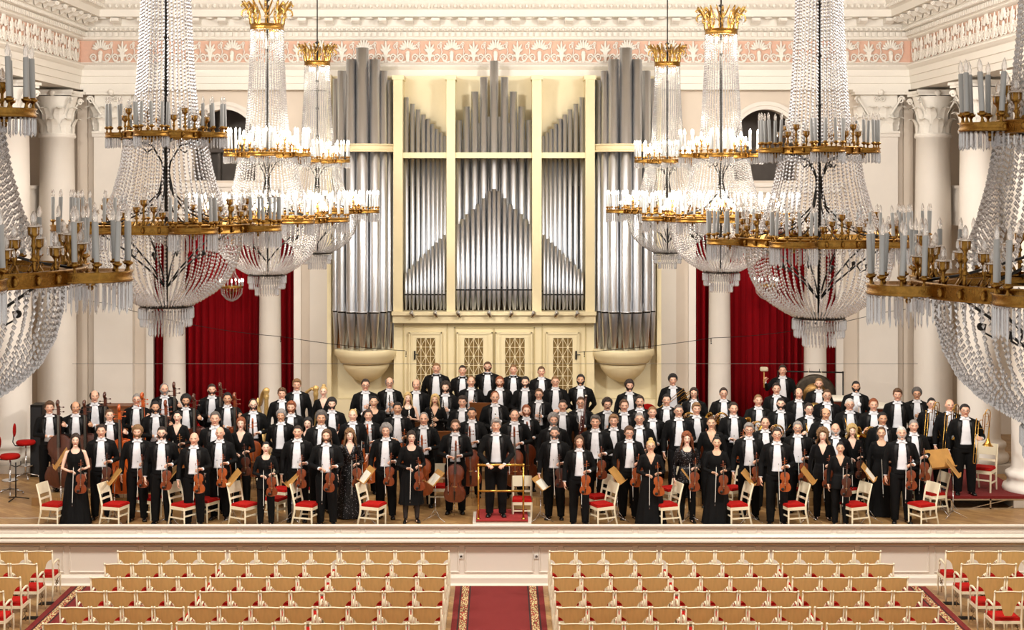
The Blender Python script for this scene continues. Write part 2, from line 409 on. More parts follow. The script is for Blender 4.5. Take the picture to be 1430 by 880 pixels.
for px0, px1 in ((108,122),(1262,1275)):
    m = MB(); m.box(PX(px0,38.5),PX(px1,38.5),38.5,38.62,STZ,9.7); struct(m.obj('pilaster', wallbeige))

# entablature swept round three sides
PATH = [(XL,24.0),(XL,YE),(XR,YE),(XR,24.0)]; NRM = [(1,0),(0,-1),(-1,0)]
def sweep(m, prof):
    rows = []
    for i, (x, y) in enumerate(PATH):
        nn = [NRM[max(0,i-1)], NRM[min(2,i)]]
        if nn[0] == nn[1]: d = nn[0]
        else: d = (nn[0][0]+nn[1][0], nn[0][1]+nn[1][1])
        rows.append([(x+d[0]*q, y+d[1]*q, z) for (q, z) in prof])
    n = len(prof); vs = [p for r in rows for p in r]
    m.add(vs, [(i*n+j, i*n+j+1, (i+1)*n+j+1, (i+1)*n+j) for i in range(3) for j in range(n-1)], False)
m = MB()
sweep(m, [(-.9,9.73),(0,9.73),(0,9.88),(.03,9.89),(.03,10.06),(.06,10.07),(.06,10.22),(.1,10.25),(.14,10.3),(.14,10.34),(.05,10.38),(.02,10.4),(.02,10.41)])
sweep(m, [(0,10.95),(.06,10.97),(.1,11.0),(.1,11.03),(.12,11.04),(.12,11.16),(.2,11.18),(.24,11.24),(.24,11.28),(.28,11.29),(.28,11.47),(.66,11.49),(.66,11.66),(.72,11.7),(.82,11.8),(.85,11.86),(.85,11.9),(.5,11.95),(.5,12.1),(.62,12.13),(.62,12.26)])
def runs():
    for (p, q, nx, ny) in ((PATH[0],PATH[1],1,0),(PATH[1],PATH[2],0,-1),(PATH[3],PATH[2],-1,0)):
        p = Vector((*p,0)); q = Vector((*q,0)); t = (q-p).normalized(); nrm = Vector((nx,ny,0)); L = (q-p).length
        # local frame: x along run, -y outward
        xa = t; 
        Mr = Matrix(((t.x,-nx,0,p.x),(t.y,-ny,0,p.y),(0,0,1,0),(0,0,0,1)))
        yield Mr, L
ornm = MB()
for ri, (Mr, L) in enumerate(runs()):
    k = 0; u = .15
    while u < L-.1: m.box(u,u+.085,-.19,-.1,11.05,11.155,Mr); u += .15
    u = .1
    while u < L-.1: m.ell((u,-.25,11.22),(.045,.05,.045),6,4,Mr); u += .12      # eggs
    u = .1
    while u < L-.1: m.box(u,u+.03,-.16,-.1,10.3,10.335,Mr); u += .06            # bead moulding
    u = .35
    while u < L-.4:                              # modillion consoles
        m.prism([(-.28,11.47),(-.62,11.47),(-.62,11.4),(-.5,11.34),(-.4,11.36),(-.32,11.3)], u-.1, u+.1, 'x', Mr)
        spiral(m, Mr @ Matrix.Translation((u-.1,-.56,11.4)) @ Matrix.Rotation(PI/2,4,'Z'), .05, .018, 1.2, 10)
        m.ell((u+.33,-.46,11.47),(.11,.11,.03),8,4,Mr)
        u += .66
    u = .3
    while u < L-.2: m.ell((u,-.79,11.74),(.05,.05,.06),6,4,Mr); u += .16
    # palmette frieze
    sp = .55; n = int(L/sp); off = (L-n*sp)/2+sp/2
    for k in range(n):
        u = off+k*sp; T = Mr @ Matrix.Translation((u,-.035,10.42)) @ Matrix.Diagonal((1,1,1.28,1))
        big = (k % 2 == 0)
        if big:
            for a in (-80,-58,-37,-18,0,18,37,58,80):
                A = math.radians(a); ln = .2 if abs(a) < 30 else .17
                c0 = (sin(A)*ln, 0, .2+cos(A)*ln*.9)
                ornm.ell((0,0,0),(.03,.03,ln*.48),6,5, T @ Matrix.Translation((c0[0]*.85,0,.12+c0[2]*.62)) @ Matrix.Rotation(A,4,'Y'))
            ornm.ell((0,0,.17),(.06,.035,.06),8,5,T)
            ornm.prism([(-.03,0),(.03,0),(.05,.14),(-.05,.14)],-.03,.03,'y',T)
        else:
            for a, ln, zz in ((-62,.13,.22),(62,.13,.22),(-35,.16,.27),(35,.16,.27),(0,.2,.3),(-75,.1,.12),(75,.1,.12)):
                A = math.radians(a); ornm.ell((0,0,0),(.032,.03,ln*.62),6,5, T @ Matrix.Translation((sin(A)*ln*.6,0,zz)) @ Matrix.Rotation(A,4,'Y'))
            ornm.prism([(-.02,0),(.02,0),(.06,.2),(-.06,.2)],-.03,.03,'y',T)
        for s_ in (-1,1):
            spiral(ornm, T @ Matrix.Translation((s_*.26,0,.08)), .085, .02, 1.5, 14, s_)
            ornm.tube([(s_*.03,0,.02),(s_*.1,0,.0),(s_*.2,0,.02),(s_*.25,0,.09)], .018, 5, T)
        spiral(ornm, T @ Matrix.Translation((.3,0,.3)), .06, .016, 1.4, 12, 1)
        spiral(ornm, T @ Matrix.Translation((.25,0,.36)), .035, .013, 1.3, 10, -1)
        ornm.tube([(.27,0,.1),(.31,0,.2),(.27,0,.33)], .014, 5, T)
o = struct(m.obj('trim_cornice', plasterR))
ornm.obj('palmette_relief', plasterR, o)
m = MB(); sweep(m, [(0,10.38),(0,10.97)]); m.obj('frieze_band', peach, o)
# plain wall above columns down to gallery (behind capitals)
# ================================================================== organ
OY = 37.5; OC = PX(690, OY)                      # front plane of the case, centre
def ox(px, Y=OY): return PX(px, Y)
def oz(py, Y=OY): return PZ(py, Y)
def mo(px): return 2*690-px
organ = empty('pipe_organ', (OC, OY, STZ), 0, 'large pipe organ with silver pipes in a cream case against the back wall', 'organ')
def oadd(mb, name, m, parent=None):
    par = parent or organ
    me = mb.mesh(name, m)
    base = Vector(organ.location)
    me.transform(Matrix.Translation(-base))
    return mk(name, me, organ) if parent is None else mk(name, me, parent)
# case back and body
m = MB(); m.box(ox(456,37.6),ox(924,37.6),38.05,38.4,STZ,oz(104))
m.box(ox(552),ox(828),37.62,38.05,STZ,oz(446))
m.box(ox(456),ox(552),37.75,38.05,STZ,oz(560)); m.box(ox(828),ox(924),37.75,38.05,STZ,oz(560))
oadd(m, 'case', creamwall)
m = MB()
for a, b_ in ((550,563),(624,636),(743,756),(817,830)):
    m.box(ox(a),ox(b_),37.3,38.05,oz(446),oz(108)); m.box(ox(a)-.03,ox(b_)+.03,37.27,38.05,oz(112),oz(106))
oadd(m, 'post', cream)
m = MB(); m.box(ox(550),ox(830),37.36,37.7,oz(221),oz(213)); m.box(ox(563),ox(817),37.8,38.0,oz(226),oz(221))
oadd(m, 'transom', cream)
m = MB(); m.box(ox(548),ox(832),37.2,37.75,oz(439),oz(434)); m.box(ox(549),ox(831),37.28,37.75,oz(450),oz(439))
m.box(ox(550),ox(830),37.5,37.75,oz(605),oz(450))
m.box(ox(552),ox(828),37.46,37.52,oz(452),oz(449)); m.box(ox(456),ox(462),37.6,37.9,STZ,oz(104)); m.box(ox(918),ox(924),37.6,37.9,STZ,oz(104))
oadd(m, 'sill', cream)
# dark sheets painted for the shaded space behind the pipes
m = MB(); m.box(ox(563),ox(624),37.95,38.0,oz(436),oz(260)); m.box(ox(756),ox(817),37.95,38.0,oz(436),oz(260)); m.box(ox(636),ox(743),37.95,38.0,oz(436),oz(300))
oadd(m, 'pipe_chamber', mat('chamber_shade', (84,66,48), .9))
def pipe_mesh(r, h, mouth, foot, ang=0):
    # speaking pipe: conical foot, mouth with flattened lip, cylindrical body; open top
    m = MB(); n = 16
    m.lathe([(r*.3,0),(r*.38,.02),(r*.98,foot*.97),(r*1.0,foot)], n)
    m.lathe([(r,foot),(r,h),(r*.86,h),(r*.86,h-.25)], n, cap=False)
    a0, a1 = -PI/2-.85, -PI/2+.85               # upper lip, a flattened shield above the mouth, dark slit below
    mh = r*1.9
    vs = [(-r*.8, -r*.72, foot+.02), (r*.8, -r*.72, foot+.02), (r*.66,-r*.82,foot+mh), (0,-r*1.02,foot+mh*1.5), (-r*.66,-r*.82,foot+mh)]
    m.cur = 0; m.add(vs, [(0,1,2,3,4)], False)
    m.cur = 1; m.add([(-r*.82,-r*.93,foot-.012),(r*.82,-r*.93,foot-.012),(r*.82,-r*1.03,foot+.02),(-r*.82,-r*1.03,foot+.02),(0,-r*1.06,foot-.012),(0,-r*1.08,foot+.02)], [(0,4,5,3),(4,1,2,5)], False)
    m.cur = 2; m.tube([(-r*.9,-r*.5,foot+.03),(-r*.8,-r*.95,foot+.03),(0,-r*1.12,foot+.03),(r*.8,-r*.95,foot+.03),(r*.9,-r*.5,foot+.03)], r*.1, 5)
    m.cur = 0
    return m
NP = [0]
def pipe(x, y, z0, z1, r, foot, name='organ_pipe'):
    mb = pipe_mesh(r, z1-z0, True, foot)
    o = mk(name, mb.mesh(name, [tin, blackin, tin]), organ, (x-OC, y-OY, z0-STZ)); NP[0] += 1; return o
def both(px, y, zb, pyt, r, foot):
    for p in (px, mo(px)): pipe(PX(p, y), y, zb, PZ(pyt, y), r, foot)
zb = oz(433)
# centre field, rear rank: full-height pipes
pipe(PX(690,37.62), 37.62, zb, PZ(85,37.62), .105, .62)
for px, t, r in ((675.5,108,.095),(663,128,.09),(651.5,149,.085),(641,168,.075)): both(px, 37.62, zb, t, r, .55)
for px, t in ((669.5,163+9),(657.5,181),(646.5,195),(638,204),(682.5,163)): both(px, 37.82, zb, t, .07, .5)
# centre field, front rank
for px, t in ((683.5,267),(675.5,277),(668,285),(660.5,292),(653,299),(646,306),(639.5,313)): both(px, 37.42, zb, t, .058, .5)
pipe(PX(690,37.42), 37.42, zb, PZ(264,37.42), .058, .5)
# side fields
for px, t in zip((567.5,576,584,591.5,598.3,604.8,611,616.8,622), (136,145,153,160,166,173,180,185,190)): both(px, 37.72, zb, t, .062, .45)
for k in range(11): both(567+k*5.3, 37.45, zb, 381-k*5.3, .04, .38)
# corner towers
for side in (0, 1):
    cx = PX(510 if side == 0 else 871, 37.4)
    def q(px): return px if side == 0 else mo(px)
    zt = oz(488)
    Ys = {}
    for px, t, r in ((506,67,.15),(491,83,.135),(523,83,.135),(478,99,.115),(534.5,99,.115),(469,110,.08),(543,112,.09),(549,120,.06)):
        off = abs(px-508)/42; y = 37.05+.55*off**2
        pipe(PX(q(px),y), y, zt, PZ(t,y), r*1.02, .93)
    for px in (484,499,514.5,529,539.5):
        y = 37.55; pipe(PX(q(px),y), y, zt, PZ(120,y), .11, .9)
    # wooden pipes seen between the feet
    m = MB()
    for k in range(9): m.box(cx-.72+k*.16,cx-.72+k*.16+.14,37.6,37.7,zt,PZ(436,37.6))
    oadd(m, 'wooden_pipes', pipewood)
    m = MB(); m.box(cx-.76,cx+.76,37.72,37.75,PZ(440,37.6),PZ(108,37.6)); oadd(m, 'tower_back', creamwall)
    # corbel: half-round ledge with bowl below
    m = MB(); T = Matrix.Translation((cx+(0.0),37.7,0))
    z1 = oz(488)
    m.lathe([(.74,z1+.02),(.76,z1+.02),(.78,z1-.02),(.78,z1-.14),(.73,z1-.18),(.72,z1-.24),(.66,z1-.28),(.64,z1-.33),(.52,z1-.36)], 40, T, cap=False, a0=PI, a1=2*PI)
    m.lathe([(0,z1+.02),(.75,z1+.02)], 40, T, cap=False, a0=PI, a1=2*PI)
    m.lathe([(.56,z1-.36),(.57,z1-.4),(.53,z1-.5),(.42,z1-.64),(.28,z1-.75),(.12,z1-.81),(.0,z1-.82)], 40, T, cap=False, a0=PI, a1=2*PI)
    oadd(m, 'corbel', cream)
    # curved band holding the big pipes
    m = MB(); zc = oz(202); z2 = oz(212)
    for (r0, za, zb_) in ((.88,z2,zc),(.91,zc-.03,zc+.01),(.91,z2-.01,z2+.03)):
        m.lathe([(r0-.05,za),(r0,za),(r0,zb_),(r0-.05,zb_),(r0-.05,za)], 36, Matrix.Translation((cx,37.72,0)) @ Matrix.Diagonal((.88,1,1,1)), cap=False, a0=PI, a1=2*PI)
    oadd(m, 'pipe_band', cream)
# grille doors
for i, (a, b_, l0, l1) in enumerate(((571,617,581,608),(638,688,648,675),(692,743,705,733),(763,809,772,800))):
    Yd = 37.42; m = MB(); x0, x1, z1, z0 = PX(a,Yd), PX(b_,Yd), PZ(464,Yd), 1.5
    g0, g1, gz = PX(l0,Yd), PX(l1,Yd), PZ(472,Yd)
    m.box(x0,g0,Yd,37.5,z0,z1); m.box(g1,x1,Yd,37.5,z0,z1); m.box(g0,g1,Yd,37.5,gz,z1); m.box(g0,g1,Yd,37.5,z0,2.2)
    for (u0,u1,v0,v1) in ((x0,x0+.03,z0,z1),(x1-.03,x1,z0,z1),(x0,x1,z1-.03,z1),(g0-.12,g0-.1,2.0,gz+.1),(g1+.1,g1+.12,2.0,gz+.1),(g0-.12,g1+.12,gz+.09,gz+.11)):
        m.box(u0,u1,Yd-.025,Yd,v0,v1)
    d = oadd(m, 'door', cream)
    m = MB(); m.box(g0,g1,37.47,37.49,2.2,gz); oadd(m, 'grille_backing', latticebrown, d)
    m = MB(); w_ = g1-g0; h_ = w_*.95; t_ = .012; yy = Yd+.015
    for k in (0,.25,.5,.75,1): m.bar((g0+w_*k,yy,2.2),(g0+w_*k,yy,gz),t_*1.2)
    z = gz; r_ = 0
    while z-h_ > 2.1:
        for xa, xb in ((0,.5),(.5,1)):
            if r_ % 2 == 0: pass
            m.bar((g0+w_*xa,yy,z),(g0+w_*xb,yy,z-h_),t_); m.bar((g0+w_*xb,yy,z),(g0+w_*xa,yy,z-h_),t_)
            m.ell((g0+w_*(xa+xb)/2,yy,z-h_/2),(.03,.012,.03),8,6)
        m.bar((g0,yy,z),(g1,yy,z),t_); m.bar((g0,yy,z-h_/2),(g1,yy,z-h_/2),t_); m.ell((g0+w_/2,yy,z),(.03,.012,.03),8,6)
        z -= h_; r_ += 1
    oadd(m, 'lattice', cream, d)
    if i in (0,3):
        xx = g0-.03 if i == 0 else PX(804.5,Yd); m = MB(); m.box(xx-.02,xx+.02,Yd-.05,Yd,PZ(502,Yd),PZ(490,Yd)); m.tube([(xx,Yd-.05,PZ(495,Yd)),(xx,Yd-.1,PZ(495,Yd)),(xx+.1,Yd-.1,PZ(495,Yd))],.012,6); oadd(m, 'handle', blackm, d)
# frame lines of the case below the sill
m = MB()
for (a, c_, b_, d_) in ((563,450,564.3,600),(624,450,625.3,600),(634.5,457,636,600),(745.5,457,747,600),(634.5,456,747,458.5),(756.5,450,757.8,600),(817,450,818.3,600),(688.8,458,691,600),(552,455,828,456.5)):
    m.box(ox(a),ox(b_),37.47,37.5,oz(d_),oz(c_))
oadd(m, 'moulding', mat('cream_edge', (206,188,140), .6))
# spotlights along the sill
for px, lab in zip((575,608,640,683,714,745,777,806), ORD):
    x = PX(px,37.15); z = PZ(437,37.15)
    e = empty('spotlight', (x,37.15,z), 0, 'small silver spotlight on the organ sill, %s of eight from the left' % lab, 'spotlight', 'spotlights along the organ sill')
    m = MB(); m.tube([(0,.05,.0),(0,-.02,.0)],.012,6); m.box(-.03,.03,.03,.05,-.05,.05); m.obj('bracket', silver, e)
    m = MB(); T = Matrix.Translation((0,-.06,-.03)) @ Matrix.Rotation(.7,4,'X') @ Matrix.Rotation(.4*(1 if px > 690 else -1),4,'Y')
    m.lathe([(.03,.07),(.045,.05),(.05,-.05),(.055,-.09),(.05,-.09),(.04,-.06),(0,-.06)], 14, T); m.obj('lamp_head', silver, e)

# ================================================================== stage front, risers
m = MB(); SF = 28.07
def swp(m, prof, x0=-13, x1=13):
    n = len(prof); vs = [(x0,y,z) for y,z in prof]+[(x1,y,z) for y,z in prof]
    m.add(vs, [(j,j+1,n+j+1,n+j) for j in range(n-1)], False)
swp(m, [(28.06,STZ-.1),(28.06,LIP-.01),(28.05,LIP),(28.01,LIP),(27.99,LIP-.015),(28.0,LIP-.045),(28.05,LIP-.055),(28.05,.96),(28.02,.95),(28.0,.93),(27.98,.9),(28.03,.87),(27.96,.84),(27.96,.81),(28.0,.79),(28.08,.785),(28.1,.77),(28.14,.75),(28.14,.17),(28.1,.16),(28.07,.13),(28.07,.03),(28.03,.0)])
o = struct(m.obj('wall_stage_front', stagewhite))
m = MB(); swp(m, [(28.09,.783),(28.035,.77),(28.045,.745),(28.12,.725)]); struct(m.obj('trim_stage_shadow', mat('buff_shadow_band', (196,170,136), .5)))  # buff strip painting in the brown shadow band below the moulding
m = MB()
def frame(x0, x1, z0, z1, y, t, d):
    for (a,b_,c_,e) in ((x0,x1,z1-t,z1),(x0,x1,z0,z0+t),(x0,x0+t,z0+t,z1-t),(x1-t,x1,z0+t,z1-t)):
        m.add([(a,y,c_),(b_,y,c_),(b_,y,e),(a,y,e),(a+t*.3,y-d,c_+t*.3),(b_-t*.3,y-d,c_+t*.3),(b_-t*.3,y-d,e-t*.3),(a+t*.3,y-d,e-t*.3)],
              [(4,5,6,7),(0,1,5,4),(1,2,6,5),(2,3,7,6),(3,0,4,7)])
for k in range(-7, 8):
    c_ = k*1.82
    frame(c_-.64,c_+.64,.21,.70,28.14,.03,.02); frame(c_-.64,c_+.64,.965,1.055,28.05,.018,.016)
    frame(c_+.73,c_+1.09,.21,.70,28.14,.03,.02); frame(c_+.73,c_+1.09,.965,1.055,28.05,.018,.016)
struct(m.obj('trim_stage_panels', stagewhite))
for px, lab in ((644,'white wall socket on the stage front left of the centre carpet'),(749,'white wall socket on the stage front right of the centre carpet')):
    e = empty('wall_socket', (PX(px,28.14),28.13,PZ(777,28.14)), 0, lab, 'socket')
    MB().box(-.04,.04,-.015,.012,-.04,.04).obj('cover_plate', plast, e)
    m2 = MB(); m2.lathe([(.026,0),(.026,.004),(.018,.006),(.016,-.002),(0,-.002)],16,Matrix.Translation((0,-.015,0)) @ Matrix.Rotation(PI/2,4,'X')); m2.obj('outlet', silver, e)
LA, LB = 1.20, 1.36
struct(MB().box(-9.2,8.6,30.05,36.9,STZ,LA).obj('floor_riser', oak))
struct(MB().box(-9.2,8.6,31.95,36.95,LA,LB).obj('floor_riser_upper', oak))
# red-carpeted platform on the right
e = empty('stage_platform', (9.3,31.2,STZ), 0, 'low red carpeted platform on a metal frame at the right of the stage', 'platform')
MB().box(-1.25,1.05,-1.45,1.4,.2,.25).obj('carpet_top', redcarp, e)
m = MB()
for (p, q_) in (((-1.25,-1.45),(1.05,-1.45)),((1.05,-1.45),(1.05,1.4)),((-1.25,-1.45),(-1.25,1.4)),((-1.25,1.4),(1.05,1.4))):
    for z in (.01,.185): m.bar((*p,z),(*q_,z),.03)
    for t in (0,.33,.66,1): x = p[0]+(q_[0]-p[0])*t; y = p[1]+(q_[1]-p[1])*t; m.bar((x,y,0),(x,y,.2),.03)
m.bar((-.1,-1.45,.02),(.6,-1.45,.18),.015); m.bar((.6,-1.45,.02),(1.05,-1.45,.18),.015)
m.obj('frame', silver, e)

# ================================================================== carpets on the hall floor
def carpet(x0, x1, y0, y1, lab, bl, br):
    e = empty('carpet_runner', ((x0+x1)/2,(y0+y1)/2,0), 0, lab, 'carpet')
    w2 = (x1-x0)/2; l2 = (y1-y0)/2
    MB().box(-w2,w2,-l2,l2,0,.008).obj('pile', redcarp, e)
    m = MB()
    for s_, f in [(-1,f) for f in bl]+[(1,f) for f in br]:
        m.box(s_*(w2-f)-.06,s_*(w2-f)+.06,-l2,l2,.008,.0095)
    m.obj('patterned_border', border, e)
    m = MB()
    for s_, f in [(-1,f) for f in bl]+[(1,f) for f in br]:
        for d in (-.085,.085): m.box(s_*(w2-f)+d-.012,s_*(w2-f)+d+.012,-l2,l2,.008,.0095)
    m.obj('border_line', mat('dark_carpet_line',(38,22,20),.95), e)
carpet(-.8,.8,18,27.98,'deep red centre aisle carpet with patterned borders', [.19], [.19])
carpet(-7.84,-6.77,18,27.95,'red carpet strip along the left aisle beside the outer seats', [.2], [])
carpet(6.77,7.8,18,27.95,'red carpet strip along the right aisle beside the outer seats', [], [.2])

# ================================================================== hall seats
def hall_chair():
    e = empty('hall_chair'); W = .233
    # veneered back: curved top, corners cut away below; faces the stage (+y), seen from behind
    n = 16; vs = []; T = .012
    def topz(u): return .905-.012*(1-(2*abs(u)))*0 - .016*sin(min(1,abs(u)*2)*PI/2*1.0)**0*(cos(u*2*PI)*-.5+.5)*1.0
    def botz(u):
        a = abs(u)*2
        return .50 if a < .36 else .50+.25*(1-((1-a)/.64)**2.2)**.5
    for k in range(n+1):
        u = (k/n-.5); x = u*2*(W-.012); bow = -.035*(1-(2*u)**2)
        for j, z in enumerate((botz(u), .62+.07*0, .80, topz(u))):
            if j == 1: z = max(botz(u)+.01, .62)
            lean = -(z-.45)*.16
            vs.append((x, bow+lean, z))
    fs = [(k*4+j,(k+1)*4+j,(k+1)*4+j+1,k*4+j+1) for k in range(n) for j in range(3)]
    m = MB(); m.add(vs, fs, True); m.add([(a,b_+T,c_) for a,b_,c_ in vs], [f[::-1] for f in fs], True)
    rim = [k*4 for k in range(n+1)]+[k*4+3 for k in range(n,-1,-1)]; N = len(vs)
    m.add(vs+[(a,b_+T,c_) for a,b_,c_ in vs], [(rim[i],rim[i]+N,rim[(i+1)%len(rim)]+N,rim[(i+1)%len(rim)]) for i in range(len(rim))], False)
    m.obj('backrest', woodback, e)
    m = MB(); pts = []
    for k in range(n+1):
        u = k/n-.5; z = topz(u); pts.append((u*2*(W-.01), -.035*(1-(2*u)**2)-(z-.45)*.16+.006, z))
    m.tube(pts, .011, 6); m.obj('top_rail', ivory, e)
    m = MB(); m.box(-W+.02,W-.02,.02,.44,.405,.43); m.box(-W+.02,W-.02,.03,.43,.43,.455); m.obj('seat', redcush, e)
    m = MB()
    for s_ in (-1,1):
        x = s_*(W-.012)
        m.tube([(x,-.06,.0),(x,-.03,.22),(x,-.0,.42),(x,-.035,.65),(x,-.072,.9)],[.014,.016,.018,.016,.014],6)
        m.ell((x,-.085,.9),(.02,.02,.02),8,6)
        m.tube([(x,.43,0),(x,.425,.1),(x,.44,.22),(x,.42,.41)],[.011,.012,.015,.02],6)
        m.box(x-.014,x+.014,.0,.44,.36,.41)
    m.box(-W+.02,W-.02,.41,.435,.36,.405); m.box(-W+.02,W-.02,0,.03,.36,.405)
    m.obj('frame', ivory, e)
    for s_ in (-1,1):
        x = s_*(W-.012); m = MB()
        m.tube([(x,-.035,.64),(x,.08,.665),(x,.22,.675),(x,.31,.66),(x,.355,.62),(x,.34,.575),(x,.3,.57),(x,.295,.6),(x,.32,.61)],[.014,.016,.018,.017,.015,.013,.011,.01,.008],6,flat=1.3)
        m.tube([(x,.36,.41),(x,.33,.47),(x,.365,.53),(x,.35,.6)],[.014,.012,.011,.012],6)
        m.obj('armrest', ivory, e)
        # pierced bracket under the seat
        m = MB(); m.tube([(x,.05,.36),(x,.16,.34),(x,.22,.28),(x,.18,.24),(x,.14,.28),(x,.19,.3)],.009,5); m.tube([(x,.39,.36),(x,.28,.34),(x,.23,.28),(x,.27,.24),(x,.31,.28),(x,.26,.3)],.009,5)
        m.tube([(x,.03,.2),(x,.12,.24),(x,.22,.2),(x,.22,.1)],.008,5)
        m.obj('bracket', mat('bronzed_bracket',(150,128,92),.5), e)
    return e
hc = hall_chair()
ROWY = [27.0,26.1,25.21,24.35,23.44,22.58]
rowname = ['front row','second row','third row','fourth row','fifth row','last row in view']
P4 = .4837
for r, y in enumerate(ROWY):
    for side in (-1, 1):
        for k in range(12):
            g = k//4; x = side*(.868+ .242 + k*P4 + g*.035)
            c_ = copy_tree(hc); c_.location = (x+.002, y, 0)
            lab = 'veneer-backed ivory chair, %s from the centre aisle on its %s, %s' % ('nearest' if k == 0 else ORD[k], 'left' if side < 0 else 'right', rowname[r])
            tag(c_, lab, 'chair', '%s half of the main seats, %s' % ('left' if side < 0 else 'right', rowname[r]))
for side in (-1, 1):
    for r, y in enumerate(ROWY):
        for k in range(3):
            x = side*(7.86+.242+k*P4)
            if abs(F*x/y) > 735: continue
            c_ = copy_tree(hc); c_.location = (x, y, 0)
            tag(c_, 'veneer-backed ivory chair in the %s outer block, %s the side aisle, %s' % ('left' if side < 0 else 'right', ('beside','second from','third from')[k], rowname[r]), 'chair', '%s outer block of seats' % ('left' if side < 0 else 'right'))
        if r < 4:
            v = MB().box(-.13,.13,-.1,.1,0,.004); e = empty('floor_vent', (side*7.95, y-.35+.2, .001), 0, 'black floor vent under the aisle-end chair, %s outer block, %s' % ('left' if side < 0 else 'right', rowname[r]), 'vent', 'floor vents')
            v.obj('plate', blackm, e); g_ = MB()
            for q_ in range(6): g_.box(-.12,.12,-.085+q_*.033,-.078+q_*.033,.004,.007)
            g_.obj('grille', iron, e)
drop(hc)
# ================================================================== chandeliers
def ringband(m, R0, z0, z1, t=.015, n=48, M=None, a0=0, a1=2*PI):
    m.lathe([(R0-t,z0),(R0,z0),(R0+.008,z0+.008),(R0,z0+.016),(R0,z1-.016),(R0+.01,z1-.008),(R0,z1),(R0-t,z1),(R0-t,z0)], n, M, cap=False, a0=a0, a1=a1)
def bead(m, p, r, h, M=None):
    x, y, z = p
    m.add([(x,y,z+h),(x+r,y,z),(x,y+r,z),(x-r,y,z),(x,y-r,z),(x,y,z-h)], [(0,1,2),(0,2,3),(0,3,4),(0,4,1),(5,2,1),(5,3,2),(5,4,3),(5,1,4)], False, M)
def prism_drop(m, p, l, w, a):
    x, y, z = p; c_, s_ = cos(a)*w, sin(a)*w
    top = (x,y,z); bot = (x,y,z-l)
    ring1 = [(x+c_,y+s_,z-l*.12),(x-s_*.6,y+c_*.6,z-l*.12),(x-c_,y-s_,z-l*.12),(x+s_*.6,y-c_*.6,z-l*.12)]
    ring2 = [(x+c_*1.15,y+s_*1.15,z-l*.86),(x-s_*.7,y+c_*.7,z-l*.86),(x-c_*1.15,y-s_*1.15,z-l*.86),(x+s_*.7,y-c_*.7,z-l*.86)]
    vs = [top]+ring1+ring2+[bot]
    fs = [(0,1+i,1+(i+1)%4) for i in range(4)]+[(1+i,5+i,5+(i+1)%4,1+(i+1)%4) for i in range(4)]+[(9,5+(i+1)%4,5+i) for i in range(4)]
    m.add(vs, fs, False)
def curve_strands(m, prof, n, br, sp, jit=0, a0=0):
    # bead strings following a profile [(r,z)...] at n bearings
    L = [0]
    for i in range(1,len(prof)): L.append(L[-1]+math.hypot(prof[i][0]-prof[i-1][0], prof[i][1]-prof[i-1][1]))
    for k in range(n):
        a = a0+2*PI*k/n; d = R.random()*sp
        while d < L[-1]:
            for i in range(1,len(L)):
                if L[i] >= d: break
            t = (d-L[i-1])/max(1e-6, L[i]-L[i-1]); r = prof[i-1][0]+(prof[i][0]-prof[i-1][0])*t; z = prof[i-1][1]+(prof[i][1]-prof[i-1][1])*t
            q = br*(.72+.25*R.random())
            bead(m, (r*cos(a), r*sin(a), z), q, q*1.5); d += sp
ZB = 5.5                                        # bottom of the lowest pendants
Z = lambda z: z-ZB
def candle_meshes():
    m = MB(); m.lathe([(.006,-.06),(.02,-.055),(.012,-.04),(.008,-.02),(.016,-.008),(.03,-.002),(.034,.012),(.03,.012),(.022,.004),(.018,.03)],10); cup = m.mesh('candle_cup', gold)
    m = MB(); m.lathe([(.019,.0),(.019,.28),(.015,.285)],10); sl = m.mesh('candle', candlem)
    m = MB(); m.lathe([(.009,.28),(.017,.3),(.019,.32),(.014,.345),(.006,.365),(.001,.375)],8); bu = m.mesh('bulb', [clearbulb])
    m = MB(); m.lathe([(.02,-.16),(.03,-.155),(.012,-.13),(.01,-.08),(.02,-.06),(.012,-.05),(.01,-.02),(.022,0),(.036,.01),(.04,.06),(.034,.06),(.03,.015)],10); st = m.mesh('candle_cup', gold)
    m = MB(); m.lathe([(.05,.06),(.055,.065),(.05,.07),(.014,.07),(.022,.1),(.02,.13),(.008,.155),(.001,.16)],8)
    for k in range(8): a = k*PI/4; prism_drop(m, (.052*cos(a),.052*sin(a),.06), .05, .006, a)
    sb = m.mesh('bulb', [clearbulb])
    return cup, sl, bu, st, sb
CUP, SLEEVE, BULB, STEM, SBULB = candle_meshes()
BULB_L = BULB.copy(); BULB_L.materials.clear(); BULB_L.materials.append(litbulb)
SBULB_L = SBULB.copy(); SBULB_L.materials.clear(); SBULB_L.materials.append(litbulb)
def lobes(n, a0, rc, rl):
    return [(math.radians(a0)+2*PI*k/n, rc, rl) for k in range(n)]
LOW = lobes(6, 180, 1.08, .27); UPP = lobes(4, 176, .52, .2)
